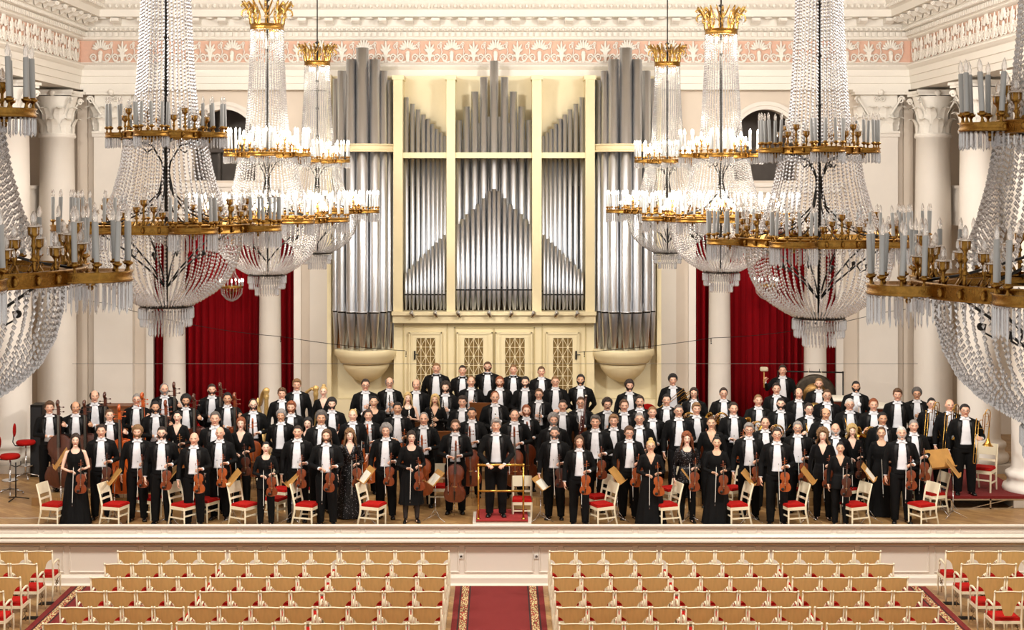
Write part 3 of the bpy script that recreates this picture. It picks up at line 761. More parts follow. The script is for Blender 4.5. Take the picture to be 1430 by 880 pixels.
def build_parts():
    P = {}
    zl, zu, zt = Z(6.78), Z(7.86), Z(9.97)
    m = MB(); ringband(m, 1.02, zl-.05, zl+.055, .03, 72); ringband(m, 1.0, zl-.02, zl+.02, .12, 72)
    for k in range(36):                          # applied ornaments along the band
        a = k*PI/18; m.ell((1.03*cos(a),1.03*sin(a),zl),(.022,.022,.03),6,5)
    P['ring_band'] = m.mesh('ring_band', gold)
    m = MB(); ringband(m, .5, zu-.045, zu+.045, .03, 48)
    for k in range(20): a = k*PI/10; m.ell((.51*cos(a),.51*sin(a),zu),(.018,.018,.026),6,5)
    P['upper_ring_band'] = m.mesh('ring_band', gold)
    m = MB(); ringband(m, .28, zt-.05, zt+.05, .03, 32); P['crown_band'] = m.mesh('ring_band', gold)
    # winged figures rising from the crown band
    m = MB()
    m.tube([(.27,0,.05),(.28,0,.16),(.27,0,.24),(.33,0,.33),(.4,0,.39),(.43,0,.36),(.4,0,.33)],[.022,.018,.022,.028,.022,.016,.01],6)
    m.tube([(.3,0,.3),(.36,0,.3),(.41,0,.26),(.42,0,.2),(.39,0,.17)],[.02,.02,.016,.012,.008],6)
    for s_ in (-1,1): m.tube([(.28,0,.2),(.3,s_*.05,.27),(.36,s_*.09,.36),(.4,s_*.11,.42),(.37,s_*.12,.37)],[.012,.02,.024,.016,.006],6,flat=.5)
    m.tube([(.2,0,.05),(.17,0,.2),(.2,0,.3)],.012,6); m.ell((.28,0,.16),(.03,.03,.035),8,6)
    P['lyre'] = m.mesh('winged_figure', crown)
    m = MB()
    for k in range(16):
        a = k*PI/8; r_ = .4
        for j in range(4): bead(m, (r_*cos(a), r_*sin(a), .3-.05*j), .012, .016)
    P['crown_drops'] = m.mesh('crystal_drops', crystal)
    m = MB(); m.tube([(0,0,Z(5.86)),(0,0,Z(10.3))],.022,8)
    for z in (6.8,7.3,7.8,8.4,9.0,9.6): m.lathe([(.022,-.03),(.035,-.01),(.035,.01),(.022,.03)],8,Matrix.Translation((0,0,Z(z))))
    m.tube([(0,0,Z(10.3)),(0,0,Z(12.25))],.014,6)
    for z in (10.32,10.42): m.lathe([(.0,-.04),(.05,0),(0,.04)],8,Matrix.Translation((0,0,Z(z))))
    m.lathe([(.0,-.1),(.05,-.08),(.12,0)],12,Matrix.Translation((0,0,Z(12.24))))
    P['rod'] = m.mesh('central_rod', iron)
    m = MB()                                    # scrolled arms from the rod to both rings and down into the bowl
    for k in range(6):
        T = Matrix.Rotation(math.radians(180+30)+k*PI/3,4,'Z')
        m.tube([(.02,0,Z(6.1)),(.2,0,Z(6.3)),(.5,0,Z(6.55)),(.8,0,Z(6.75)),(1.0,0,Z(6.75))],.011,5,T)
        m.tube([(.02,0,Z(7.5)),(.08,0,Z(7.2)),(.3,0,Z(6.98)),(.7,0,Z(6.85)),(1.0,0,Z(6.8))],.011,5,T)
        m.tube([(.45,0,Z(6.5)),(.5,0,Z(6.43)),(.56,0,Z(6.46)),(.55,0,Z(6.52))],.009,5,T); m.ell((.58,0,Z(6.5)),(.03,.02,.03),6,4,T)
    for k in range(4):
        T = Matrix.Rotation(k*PI/2+.4,4,'Z')
        m.tube([(.02,0,Z(7.35)),(.05,0,Z(7.55)),(.16,0,Z(7.74)),(.34,0,Z(7.79)),(.48,0,Z(7.83))],.011,5,T)
        m.tube([(.16,0,Z(7.7)),(.22,0,Z(7.66)),(.25,0,Z(7.7))],.01,5,T)
    P['arms'] = m.mesh('scrolled_arms', iron)
    m = MB(); m.lathe([(.0,Z(5.84)),(.3,Z(5.86)),(.31,Z(5.9)),(.2,Z(5.92)),(0,Z(5.93))],32); P['plate'] = m.mesh('bottom_plate', iron)
    # bead curtains
    m = MB(); curve_strands(m, [(.27,Z(9.93)),(.275,Z(9.5)),(.3,Z(9.0)),(.33,Z(8.5)),(.38,Z(7.95))], 40, .0175, .041)
    P['neck'] = m.mesh('bead_curtain', crystal)
    m = MB(); curve_strands(m, [(.47,Z(7.8)),(.52,Z(7.5)),(.6,Z(7.2)),(.72,Z(6.92))], 54, .0175, .043)
    P['mid'] = m.mesh('bead_curtain', crystal)
    m = MB(); curve_strands(m, [(.87,Z(6.74)),(.86,Z(6.55)),(.81,Z(6.35)),(.72,Z(6.18)),(.58,Z(6.05)),(.42,Z(5.95)),(.3,Z(5.89))], 66, .0175, .043)
    P['bowl'] = m.mesh('bead_curtain', crystal)
    m = MB()
    for (r_, z0, l, n) in ((.31,5.86,.14,46),(.29,5.8,.17,44),(.19,5.68,.16,28)):
        for k in range(n): a = 2*PI*k/n; prism_drop(m, (r_*cos(a),r_*sin(a),Z(z0)), l, .011, a)
    for k in range(60): a = R.random()*6.28; bead(m, (.25*cos(a),.25*sin(a),Z(5.82)), .014,.016)
    P['bottom_fringe'] = m.mesh('prism_fringe', crystal)
    # lobe trays
    for nm, rl, hh, fl, nd in (('low',.27,.07,.2,26), ('up',.2,.06,.12,22)):
        m = MB(); m.lathe([(rl-.03,-hh/2),(rl,-hh/2),(rl+.01,-hh/2+.012),(rl,-hh/2+.02),(rl,hh/2-.015),(rl+.012,hh/2),(rl-.02,hh/2),(rl-.05,hh/2-.02),(0,hh/2-.02)], 24, None, cap=False, a0=-PI*.62, a1=PI*.62)
        m.lathe([(.03,-hh/2-.03),(.045,-hh/2),(0,-hh/2+.01)],10); m.ell((0,0,-hh/2-.045),(.02,.02,.02),6,5)
        P['tray_'+nm] = m.mesh('candle_tray', gold)
        m = MB()
        for k in range(nd):
            a = -PI*.62+2*PI*.62*k/(nd-1); prism_drop(m, (rl*.97*cos(a),rl*.97*sin(a),-hh/2), fl*(.9+.2*R.random()), .0095, a); bead(m, (rl*.97*cos(a),rl*.97*sin(a),-hh/2-.005),.01,.01)
            if k % 2: prism_drop(m, (rl*.75*cos(a),rl*.75*sin(a),-hh/2), fl, .009, a)
        P['fringe_'+nm] = m.mesh('prism_fringe', crystal)
    m = MB()
    for k in range(96):
        a = 2*PI*k/96; bead(m, (1.0*cos(a),1.0*sin(a),zl-.07),.011,.014)
        if k % 2 == 0: prism_drop(m, (.98*cos(a),.98*sin(a),zl-.07), .11, .008, a)
    for k in range(56):
        a = 2*PI*k/56; prism_drop(m, (.49*cos(a),.49*sin(a),zu-.05), .08, .008, a)
    P['ring_fringe'] = m.mesh('prism_fringe', crystal)
    return P
CP = build_parts()
def stuff(o): o['kind'] = 'stuff'; return o
def build_chandelier(lit):
    e = empty('crystal_chandelier')
    for k in ('ring_band','upper_ring_band','crown_band','rod','arms','plate'):
        mk(CP[k].name.split('.')[0], CP[k], e)
    zl, zu, zt = Z(6.78), Z(7.86), Z(9.97)
    for k in ('neck','mid','bowl'): stuff(mk('bead_curtain', CP[k], e))
    for k in ('bottom_fringe','ring_fringe'): stuff(mk('prism_fringe', CP[k], e))
    stuff(mk('crystal_drops', CP['crown_drops'], e, (0,0,zt)))
    for k in range(8): mk('winged_figure', CP['lyre'], e, (0,0,zt), k*PI/4)
    for k in range(6): a = k*PI/3; mk('bulb', BULB_L if lit else BULB, e, (.16*cos(a),.16*sin(a),zt-.45))
    def candle(x, y, z):
        c_ = mk('candle', SLEEVE, e, (x,y,z)); mk('cup', CUP, c_)
        mk('bulb', BULB_L if lit else BULB, c_)
        t = .05; c_.rotation_euler = (R.uniform(-t,t), R.uniform(-t,t), 0)
    for (LB_, nm, nc, z) in ((LOW,'low',7,zl),(UPP,'up',6,zu)):
        for (a, rc, rl) in LB_:
            c0 = (rc*cos(a), rc*sin(a), z)
            o = mk('candle_tray', CP['tray_'+nm], e, c0, a); stuff(mk('prism_fringe', CP['fringe_'+nm], o))
            for k in range(nc):
                b_ = a+(-.55+1.1*k/(nc-1))*PI; candle(c0[0]+(rl-.02)*cos(b_), c0[1]+(rl-.02)*sin(b_), z+.08)
    for k in range(6):
        for j in range(5):
            a = LOW[k][0]+PI/6+(j-2)*.105; h = (.14,.2,.28,.2,.14)[j]; r_ = .98-(.06 if j % 2 else 0)
            s_ = mk('candle_stem', STEM, e, (r_*cos(a), r_*sin(a), zl+h)); mk('bulb', SBULB_L if lit else SBULB, s_)
    for k in range(4):
        for j in range(3):
            a = UPP[k][0]+PI/4+(j-1)*.28; h = (.16,.24,.16)[j]
            s_ = mk('candle_stem', STEM, e, (.47*cos(a), .47*sin(a), zu+h)); mk('bulb', SBULB_L if lit else SBULB, s_)
    # scrollwork holding the stems up above the ring
    for k in range(6):
        m = MB(); m.tube([(.99*cos(LOW[k][0]+PI/6+q*.0525),.99*sin(LOW[k][0]+PI/6+q*.0525),zl+.03) for q in range(-5,6)],.014,6)
        for j in range(5):
            a = LOW[k][0]+PI/6+(j-2)*.105; h = (.14,.2,.28,.2,.14)[j]-.14; r_ = .98-(.06 if j % 2 else 0)
            m.tube([(.99*cos(a),.99*sin(a),zl),(r_*cos(a),r_*sin(a),zl+.03+h)],.014,6)
            m.tube([(r_*cos(a-.05),r_*sin(a-.05),zl+.05),(r_*cos(a-.02),r_*sin(a-.02),zl+.1),(r_*cos(a+.02),r_*sin(a+.02),zl+.05),(r_*cos(a+.05),r_*sin(a+.05),zl+.1)],.009,5)
        m.obj('scrollwork', gold, e)
    for k in range(4):
        m = MB(); m.tube([(.49*cos(UPP[k][0]+PI/4+q*.07),.49*sin(UPP[k][0]+PI/4+q*.07),zu+.03) for q in range(-4,5)],.012,6)
        for j in range(3):
            a = UPP[k][0]+PI/4+(j-1)*.28; h = (.16,.24,.16)[j]-.14; m.tube([(.49*cos(a),.49*sin(a),zu),(.47*cos(a),.47*sin(a),zu+.03+h)],.013,6)
        m.obj('scrollwork', gold, e)
    return e
CH = [(-3.8*797/792,10.16,0),(3.8,10.2,0),(-3.86,17.8,0),(3.82,18.2,0),(-3.84,25.3,1),(3.8,26.1,1),(-3.92,33.0,1),(3.68,33.2,1)]
protos = {0: build_chandelier(False), 1: build_chandelier(True)}
used = set()
names = [('left','nearest, cut by the frame'),('right','nearest, cut by the frame'),('left','second nearest, unlit'),('right','second nearest, unlit'),('left','second from the stage end, lit'),('right','second from the stage end, lit'),('left','smallest and farthest, lit, near the organ'),('right','smallest and farthest, lit, near the organ')]
CPX = {0:-100,1:1494,2:232,3:1144,4:373,5:1007,6:443,7:932}
for i, (x, y, lit) in enumerate(CH):
    o = copy_tree(protos[lit]); o.location = (PX(CPX[i], y), y, ZB + (0,-.09,.09,-.08,0,0,0,0)[i]); o.rotation_euler = (0,0,math.radians((0,0,-2,3,5,-4,-3,6)[i]))
    tag(o, 'crystal and gilt candle chandelier in the %s row, %s' % names[i], 'chandelier', 'unlit chandeliers' if not lit else 'lit chandeliers')
    if lit:
        for k in range(4):
            a = k*2.1+i; l = bpy.data.lights.new('candle_glow','POINT'); l.energy = 60; l.color = (1,.88,.7); l.shadow_soft_size = .12
            lo = bpy.data.objects.new('candle_glow', l); COL.objects.link(lo); rr_ = (.6,.42,.6,.1)[k]; lo.location = (o.location.x+rr_*cos(a), y+rr_*sin(a), (7.1,8.2,7.0,9.8)[k])
for p in protos.values(): drop(p)
# two small bracket chandeliers in front of the red curtains
for px, py, nm in ((318,402,'left'),(1070,400,'right')):
    y = 38.1; x = PX(px,y)+(0.1 if nm == 'left' else 0); z = PZ(py,y)
    e = empty('small_chandelier', (x,y,z-.35), 0, 'small lit crystal chandelier before the red curtain %s of the organ' % nm, 'chandelier', 'small chandeliers before the curtains')
    m = MB(); ringband(m, .28, .35, .4, .02, 24); m.tube([(0,0,.1),(0,0,2.3)],.01,6)
    for k in range(6): a = k*PI/3; m.tube([(0,0,.2),(.15*cos(a),.15*sin(a),.28),(.28*cos(a),.28*sin(a),.38)],.008,5)
    m.obj('frame', gold, e)
    m = MB(); curve_strands(m, [(.27,.35),(.25,.2),(.15,.08),(.03,.02)], 20, .014, .035); curve_strands(m, [(.05,.95),(.1,.7),(.26,.42)], 14, .012, .035); stuff(m.obj('bead_curtain', crystal, e))
    for k in range(9):
        a = 2*PI*k/9; c_ = MB().lathe([(.014,0),(.014,.1)],8).obj('candle', candlem, e, (.28*cos(a),.28*sin(a),.4)); MB().lathe([(.006,.1),(.018,.12),(.016,.15),(.002,.18)],8).obj('bulb', litbulb, c_)
# ================================================================== people
V = Vector
def skinmat(name, rgb, lip, brow=(60,40,28)):
    m = bpy.data.materials.new(name); m.use_nodes = True; nt = m.node_tree; b = nt.nodes['Principled BSDF']
    N = nt.nodes.new; L = nt.links.new
    tc = N('ShaderNodeTexCoord'); sp = N('ShaderNodeSeparateXYZ'); L(tc.outputs['Object'], sp.inputs[0])
    def mth(op, a, b_=None):
        n = N('ShaderNodeMath'); n.operation = op
        for i, q in enumerate((a, b_)):
            if q is None: continue
            if isinstance(q, (int, float)): n.inputs[i].default_value = q
            else: L(q, n.inputs[i])
        return n.outputs[0]
    ax = mth('ABSOLUTE', sp.outputs[0]); z = sp.outputs[2]; front = mth('LESS_THAN', sp.outputs[1], -.05)
    def ell(xs, cx, cz, rx, rz):
        u = mth('DIVIDE', mth('SUBTRACT', xs, cx), rx); w_ = mth('DIVIDE', mth('SUBTRACT', z, cz), rz)
        d = mth('ADD', mth('MULTIPLY', u, u), mth('MULTIPLY', w_, w_))
        return mth('MULTIPLY', mth('LESS_THAN', d, 1.0), front)
    cur = None
    def mix(fac, c2):
        nonlocal cur
        n = N('ShaderNodeMix'); n.data_type = 'RGBA'
        if isinstance(fac, (int, float)): n.inputs[0].default_value = fac
        else: L(fac, n.inputs[0])
        if cur is None: n.inputs[6].default_value = lin(rgb)
        else: L(cur, n.inputs[6])
        n.inputs[7].default_value = lin(c2); cur = n.outputs[2]
    ch = tuple(max(0, min(255, int(v_))) for v_ in (rgb[0]*.97, rgb[1]*.84, rgb[2]*.8))
    mix(mth('MULTIPLY', ell(ax, .045, 1.643, .022, .02), .5), ch)
    mix(ell(sp.outputs[0], 0, 1.6075, .027, .0085), lip)
    mix(ell(sp.outputs[0], 0, 1.608, .024, .002), (90,40,36))
    mix(ell(ax, .032, 1.6745, .0155, .0068), (60,40,34))
    mix(ell(ax, .032, 1.6735, .013, .005), (236,230,224))
    mix(ell(ax, .032, 1.6738, .0058, .0055), (42,28,20))
    mix(ell(ax, .034, 1.697, .02, .0042), brow)
    L(cur, b.inputs['Base Color']); b.inputs['Roughness'].default_value = .5
    b.inputs['Subsurface Weight'].default_value = .0
    return m
SKM = [skinmat('skin_fair', (238,192,166), (196,120,104)), skinmat('skin_rosy', (230,178,150), (190,104,92)), skinmat('skin_tan', (212,160,126), (166,96,80), (30,22,18))]
SKW = [skinmat('skin_fair_made_up', (242,200,176), (180,60,60)), skinmat('skin_tan_made_up', (224,178,146), (170,56,56), (30,22,18))]
ZC = 1.675
def U(z): return z+.032*max(0, min(1, (z-1.2)/.3))
def Ui(z): return z-.032*max(0, min(1, (z-1.2)/.332))
def head_pt(a, p, ex=0.0):
    # a azimuth (0 = face front, towards -y), p polar angle from the crown
    sp_ = sin(p) if p < PI/2 or cos(a) < -.2 else sin(p)**(.62+.38*max(0, -cos(a)*5) if cos(a) < 0 else .62)
    x = sin(a)*sp_*(.076+ex); y = -cos(a)*sp_*(.098+ex); z = cos(p)*(.117+ex)
    if z < 0:
        t = min(1, -z/.117); x *= 1-.3*t**1.3; y *= 1-.16*t if y < 0 else 1-.25*t
        if y < 0: y -= .006*t
    else: x *= 1+.03*(z/.117)
    y += .012
    return V((x, y, ZC+z))
def add_head(m, wom=False):
    n, k = 40, 28; vs = []; fs = []
    for j in range(k+1):
        p = PI*j/k
        for i in range(n):
            a = 2*PI*i/n; v = head_pt(a, max(.02, min(PI-.02, p)))
            if v.y < -.03:
                g = lambda x0, z0, sx, sz: math.exp(-((abs(v.x)-x0)/sx)**2-((v.z-z0)/sz)**2)
                v.y += .010*g(.032,1.676,.016,.013) - .005*g(.03,1.703,.03,.008) + .005*g(.0,1.62,.03,.006)-.004*g(.045,1.655,.018,.015)
            vs.append(tuple(v))
    fs = [(j*n+i, j*n+(i+1)%n, (j+1)*n+(i+1)%n, (j+1)*n+i) for j in range(k) for i in range(n)]
    fs += [tuple(range(n)), tuple(k*n+i for i in range(n))]
    m.add(vs, fs)
    m.tube([(0,-.082,1.693),(0,-.093,1.672),(0,-.103,1.652),(0,-.104,1.643)],[.008,.009,.012,.012],8)
    for s_ in (-1,1):
        m.ell((s_*.012,-.094,1.642),(.009,.01,.008),8,6); m.ell((s_*.076,.018,1.662),(.012,.02,.032),8,8)
    m.ell((0,-.089,1.6105),(.021,.011,.0055),10,6); m.ell((0,-.088,1.6035),(.018,.011,.006),10,6); m.ell((0,-.079,1.576),(.03,.018,.017),10,8)
def hand(m, W, d, n, side, curl=.9, sc=1.0, spread=.0):
    W = V(W); d = V(d).normalized(); n = V(n); n = (n-d*n.dot(d)).normalized(); w = d.cross(n).normalized()*side
    def P(a, b, c_): return W+(d*a+w*b+n*c_)*sc
    m.tube([P(-.02,0,0),P(.015,0,0)],[.025*sc,.024*sc],8)
    for b in (-.026,-.009,.009,.026): m.tube([P(.0,b*.6,0),P(.045,b,0),P(.082-abs(b)*.25,b,.002)],[.016*sc,.0165*sc,.012*sc],8)
    for i, (b, L) in enumerate(((-.031,.062),(-.0105,.078),(.0105,.084),(.0315,.074))):
        q = P(.08-.004*(i == 0),b,.002); ang = .25*curl; pts = [q]
        for s_, seg in enumerate((.42,.33,.25)):
            dirv = d*cos(ang)+n*sin(ang)+w*(b*spread*6); q = q+dirv*L*seg*sc; pts.append(q); ang += .95*curl
        m.tube(pts, [.0098*sc,.0092*sc,.0084*sc,.007*sc], 8); m.ell(tuple(pts[-1]), .0072*sc, 6, 5)
    t0 = P(.02,.03,.004); dv = (d*.65+w*.75+n*.25).normalized(); t1 = t0+dv*.035*sc; t2 = t1+(d*.75+w*.25+n*.5*curl).normalized()*.03*sc; t3 = t2+(d*.8-w*.1+n*.7*curl).normalized()*.024*sc
    m.tube([P(.008,.012,0),t0,t1,t2,t3],[.016*sc,.014*sc,.0115*sc,.0105*sc,.008*sc],8); m.ell(tuple(t3), .0082*sc, 6, 5)
# pose: (right elbow, right wrist, right hand dir, right palm normal), the same for the left; right is -x
DN = (0,0,-1)
POSES = {
 'side_violin': dict(r=((-.262,.03,1.14),(-.275,-.03,.885),(-.02,-.15,-1),(1,0,0),.45), l=((.27,.03,1.135),(.175,-.2,1.125),(-.75,-.45,.1),(0,-.5,-.6),1.1)),
 'both_violin': dict(r=((-.27,.0,1.13),(-.10,-.2,1.10),(.75,-.45,0),(0,-.5,-.6),1.1), l=((.265,.02,1.135),(.19,-.19,1.14),(-.75,-.45,.1),(0,-.5,-.6),1.1)),
 'cello': dict(r=((-.27,-.02,1.14),(-.115,-.25,1.13),(.85,-.4,.0),(0,-.4,-.7),1.1), l=((.27,-.02,1.14),(.115,-.25,1.15),(-.85,-.4,.0),(0,-.4,-.7),1.1)),
 'bass': dict(r=((-.255,-.02,1.14),(.0,-.245,1.13),(.9,-.4,0),(0,-.4,-.6),.8), l=((.30,-.06,1.2),(.285,-.25,1.335),(-.2,-.9,.3),(-.7,.1,.0),1.0)),
 'clarinet': dict(r=((-.27,.0,1.13),(-.075,-.215,1.09),(.7,-.6,.2),(.3,.7,0),.9), l=((.27,.0,1.15),(.08,-.215,1.22),(-.7,-.6,.2),(-.3,.7,0),.9)),
 'sides': dict(r=((-.262,.03,1.14),(-.272,-.01,.885),(0,-.12,-1),(1,0,0),.4), l=((.262,.03,1.14),(.272,-.01,.885),(0,-.12,-1),(-1,0,0),.4)),
 'behind': dict(r=((-.27,.08,1.14),(-.15,.2,.98),(.8,.1,-.3),(0,.7,0),.5), l=((.27,.08,1.14),(.15,.2,.97),(-.8,.1,-.3),(0,.7,0),.5)),
 'horn': dict(r=((-.28,-.02,1.14),(-.19,-.225,1.16),(.2,-.6,.7),(.6,0,0),.8), l=((.26,.0,1.14),(.04,-.235,1.14),(-.9,-.35,.1),(0,-.4,.6),1.0)),
 'rail': dict(r=((-.275,-.04,1.15),(-.14,-.27,1.0),(.4,-.9,-.05),(0,0,-1),.9), l=((.275,-.04,1.15),(.14,-.27,1.0),(-.4,-.9,-.05),(0,0,-1),.9)),
 'trombone': dict(r=((-.262,.03,1.14),(-.275,-.03,.885),(-.02,-.15,-1),(1,0,0),.45), l=((.285,.0,1.14),(.235,-.22,1.16),(-.5,-.8,.1),(-.5,0,-.3),1.1)),
 'clasp': dict(r=((-.268,.0,1.13),(-.095,-.2,1.03),(.85,-.3,-.2),(0,.7,0),.7), l=((.268,.0,1.13),(.085,-.205,1.05),(-.85,-.35,-.2),(0,.7,0),.7)),
 'mallet': dict(r=((-.33,-.06,1.24),(-.37,-.2,1.42),(-.05,-.35,1),(.6,-.6,0),1.2), l=((.262,.03,1.14),(.272,-.01,.885),(0,-.12,-1),(-1,0,0),.4)),
}
def sh(wom): return .158 if wom else .182
def fix(p, wom):                                  # arms of women start from narrower shoulders
    return V((p[0]*(.9 if wom else 1), p[1], p[2]))
def arms(m, pose, wom, r0, r1, r2, stop=1.0, hands=False):
    for key, s_ in (('r',-1),('l',1)):
        E, Wr, d, n, curl = POSES[pose][key]; E = fix(E, wom); Wr = fix(Wr, wom); S = V((s_*sh(wom), .02, 1.432 if wom else 1.426))
        A = V((s_*(sh(wom)-.075), .022, 1.455)); mid = S.lerp(E, .5)+V((s_*.008,.0,0))
        end = Wr if stop >= 1 else E.lerp(Wr, stop)
        if stop < 0: end = S.lerp(E, -stop)
        pts = [A, S, mid, E] if stop >= 0 else [A, S, S.lerp(E, -stop*.5), end]
        rad = [r0*1.15, r0*1.12, r0, r1]
        if stop >= 0: pts += [E.lerp(end, .5), end]; rad += [(r1+r2)/2*1.02, r2]
        # round the elbow by resampling
        m.tube(pts, rad, 12)
        for q, r_ in zip(pts[1:-1], rad[1:-1]): m.ell(tuple(q), r_*.99, 10, 8)
        if hands: hand(m, Wr+V(d).normalized()*.012, d, n, (1 if s_ < 0 else -1)*1, curl, .92 if wom else 1.0)
def torso(m, wom, e=0.0, top=1.50, bottom=.86, chest=True):
    if wom: pr = [(.84,.165,.115),(.92,.172,.12),(1.0,.15,.105),(1.08,.128,.09),(1.16,.132,.092),(1.26,.15,.105),(1.34,.152,.1),(1.415,.135,.088),(1.46,.095,.07),(1.49,.06,.058),(1.51,.05,.052)]
    else: pr = [(.84,.145,.11),(.92,.152,.115),(1.0,.146,.115),(1.08,.14,.112),(1.18,.158,.12),(1.28,.182,.125),(1.36,.18,.118),(1.42,.155,.1),(1.465,.105,.08),(1.49,.075,.068),(1.515,.06,.06)]
    prof = [(r, U(z), d) for z, r, d in pr if bottom-.01 <= z <= top+.01]
    n = 28; vs = []
    for r, z, d in prof:
        for i in range(n):
            a = 2*PI*i/n; y = .02-sin(a)*(d+e); x = cos(a)*(r+e)
            if wom and sin(a) > 0 and 1.2 < z < 1.36: y -= .022*math.exp(-((abs(x)-.07)/.045)**2)
            vs.append((x, y, z))
    fs = [(j*n+i, j*n+(i+1)%n, (j+1)*n+(i+1)%n, (j+1)*n+i) for j in range(len(prof)-1) for i in range(n)]+[tuple(range(n)), tuple((len(prof)-1)*n+i for i in range(n))]
    m.add(vs, fs, True)
LEGX = .088
def legs(m, e=0.0, bottom=.07, spread=0.0, wom=False):
    k = .93 if wom else 1
    for s_ in (-1,1):
        zs = [(.92,.088,.02,.09),(.75,.082,.02,.095),(.5,.062,.015,.1),(.38,.06,.03,.105),(.22,.05,.03,.108),(.09,.038,.03,.11)]
        pts = [(s_*x*(1+spread), y, z) for z, r_, y, x in zs if z > bottom]; rad = [r_*k+e*(1+.6*(1-z)) for z, r_, y, x in zs if z > bottom]
        pts.append((s_*.11*(1+spread), .03, bottom)); rad.append((.038*k+e*1.8) if bottom < .2 else rad[-1])
        m.tube(pts, rad, 12)
def remesh(m, name, vox, mats, smooth=3):
    me = m.mesh(name+'_src', mats); o = bpy.data.objects.new('tmp', me); COL.objects.link(o)
    md = o.modifiers.new('r', 'REMESH'); md.mode = 'VOXEL'; md.voxel_size = vox; md.use_smooth_shade = True
    if smooth: s2 = o.modifiers.new('s', 'CORRECTIVE_SMOOTH' if 0 else 'SMOOTH'); s2.iterations = smooth; s2.factor = .5
    dg = bpy.context.evaluated_depsgraph_get(); out = bpy.data.meshes.new_from_object(o.evaluated_get(dg)); out.name = name
    bpy.data.objects.remove(o); bpy.data.meshes.remove(me)
    out.materials.clear()
    for q in (mats if isinstance(mats, (list,tuple)) else [mats]): out.materials.append(q)
    out.polygons.foreach_set('use_smooth', [True]*len(out.polygons))
    return out
CACHE = {}
def body_mesh(pose, wom):
    k = ('body', pose, wom)
    if k in CACHE: return CACHE[k]
    m = MB(); add_head(m, wom); m.tube([(0,.03,1.44),(0,.025,1.52),(0,.015,1.6)],[.062,.05 if wom else .056,.05 if wom else .056],14)
    torso(m, wom); legs(m, 0, .07, 0, wom)
    for s_ in (-1,1): m.ell((s_*.11,-.03,.032),(.028,.085,.022),10,6)
    arms(m, pose, wom, .036 if wom else .044, .031 if wom else .038, .021 if wom else .025, 1.0, True)
    me = remesh(m, 'person', .0072, SKM[0], 2); CACHE[k] = me; return me
def cut(me, fn0, planes=(), its=6):
    fn = lambda c_: fn0(V((c_.x, c_.y, Ui(c_.z))))
    bm = bmesh.new(); bm.from_mesh(me)
    for co, no in planes: bmesh.ops.bisect_plane(bm, geom=bm.verts[:]+bm.edges[:]+bm.faces[:], plane_co=co, plane_no=no)
    bmesh.ops.delete(bm, geom=[f for f in bm.faces if fn(f.calc_center_median())], context='FACES')
    bmesh.ops.delete(bm, geom=[v for v in bm.verts if not v.link_faces], context='VERTS')
    for it in range(its):                          # even out the cut edge
        nv = []
        for v in bm.verts:
            if v.is_boundary:
                q = [e_.other_vert(v).co for e_ in v.link_edges if e_.is_boundary]
                if len(q) == 2: nv.append((v, v.co*.5+(q[0]+q[1])*.25))
        for v, c_ in nv: v.co = c_
    bm.to_mesh(me); bm.free(); return me
def jacket_mesh(pose):
    k = ('jacket', pose)
    if k in CACHE: return CACHE[k]
    m = MB(); torso(m, False, .024, 1.47, .92)
    m.tube([(0,.045,1.44),(0,.04,1.545)],[.085,.072],16)
    arms(m, pose, False, .06, .052, .043, .97)
    for s_ in (-1,1):                            # tails behind the legs
        m.tube([(s_*.1,.09,1.0),(s_*.11,.115,.8),(s_*.1,.125,.6),(s_*.08,.13,.47)],[.07,.075,.06,.035],10,flat=.45)
        m.tube([(s_*.03,.035,1.50),(s_*.10,.03,1.463),(s_*.17,.025,1.432)],[.06,.06,.062],12)
    me = remesh(m, 'tailcoat', .0125, [blackcloth], 4)
    pl = [((.05,0,1.5),(1,0,.0-.09)),((-.05,0,1.5),(-1,0,-.09)),((0,0,1.0),(0,0,1))]
    def inside(c_):
        w_ = .05+.09*(1.5-c_.z) if c_.z < 1.5 else .05
        return c_.y < .0 and abs(c_.x) < w_-.001 and c_.z > 1.0 or (c_.z > 1.5 and abs(c_.x) < .1 and c_.y < .02) or (c_.z < 1.0 and c_.y < -.02 and abs(c_.x) < .2 and c_.z > .7 and False)
    cut(me, inside, [((.05,0,1.532),V((1,0,.09))),((-.05,0,1.532),V((-1,0,.09))),((0,0,1.532),(0,0,1))], 1)
    CACHE[k] = me; return me
def bvh_of(me):
    return BVHTree.FromPolygons([v.co.copy() for v in me.vertices], [tuple(p.vertices) for p in me.polygons])
def lapels(me):
    b = bvh_of(me); m = MB()
    inner = [(.052,1.495),(.06,1.42),(.066,1.32),(.074,1.22),(.083,1.12),(.09,1.04)]
    outer = [(.085,1.50),(.125,1.43),(.14,1.35),(.128,1.24),(.108,1.14),(.094,1.045)]
    for s_ in (-1,1):
        vs = []
        for (a, b0) in zip(inner, outer):
            for t in (0,.5,1):
                x = (a[0]+(b0[0]-a[0])*t)*s_; z = U(a[1]+(b0[1]-a[1])*t)
                hit = b.ray_cast(V((x,-1,z)), V((0,1,0)))
                y = hit[0].y if hit[0] and hit[0].y < .03 else -.1
                vs.append((x, max(y,-.2)-.007, z))
        n = len(vs); vs += [(x,y+.006,z) for x,y,z in vs]
        fs = []
        for j in range(5):
            for q in range(2): fs += [(j*3+q,j*3+q+1,(j+1)*3+q+1,(j+1)*3+q)]
        fs += [(n+a,n+b_,n+c_,n+d) for a,b_,c_,d in [f[::-1] for f in fs]]
        rim = [0,3,6,9,12,15,16,17,14,11,8,5,2,1]; fs += [(rim[i],rim[(i+1)%14],rim[(i+1)%14]+n,rim[i]+n) for i in range(14)]
        m.add(vs, fs, True)
    return m.mesh('lapel', satin)
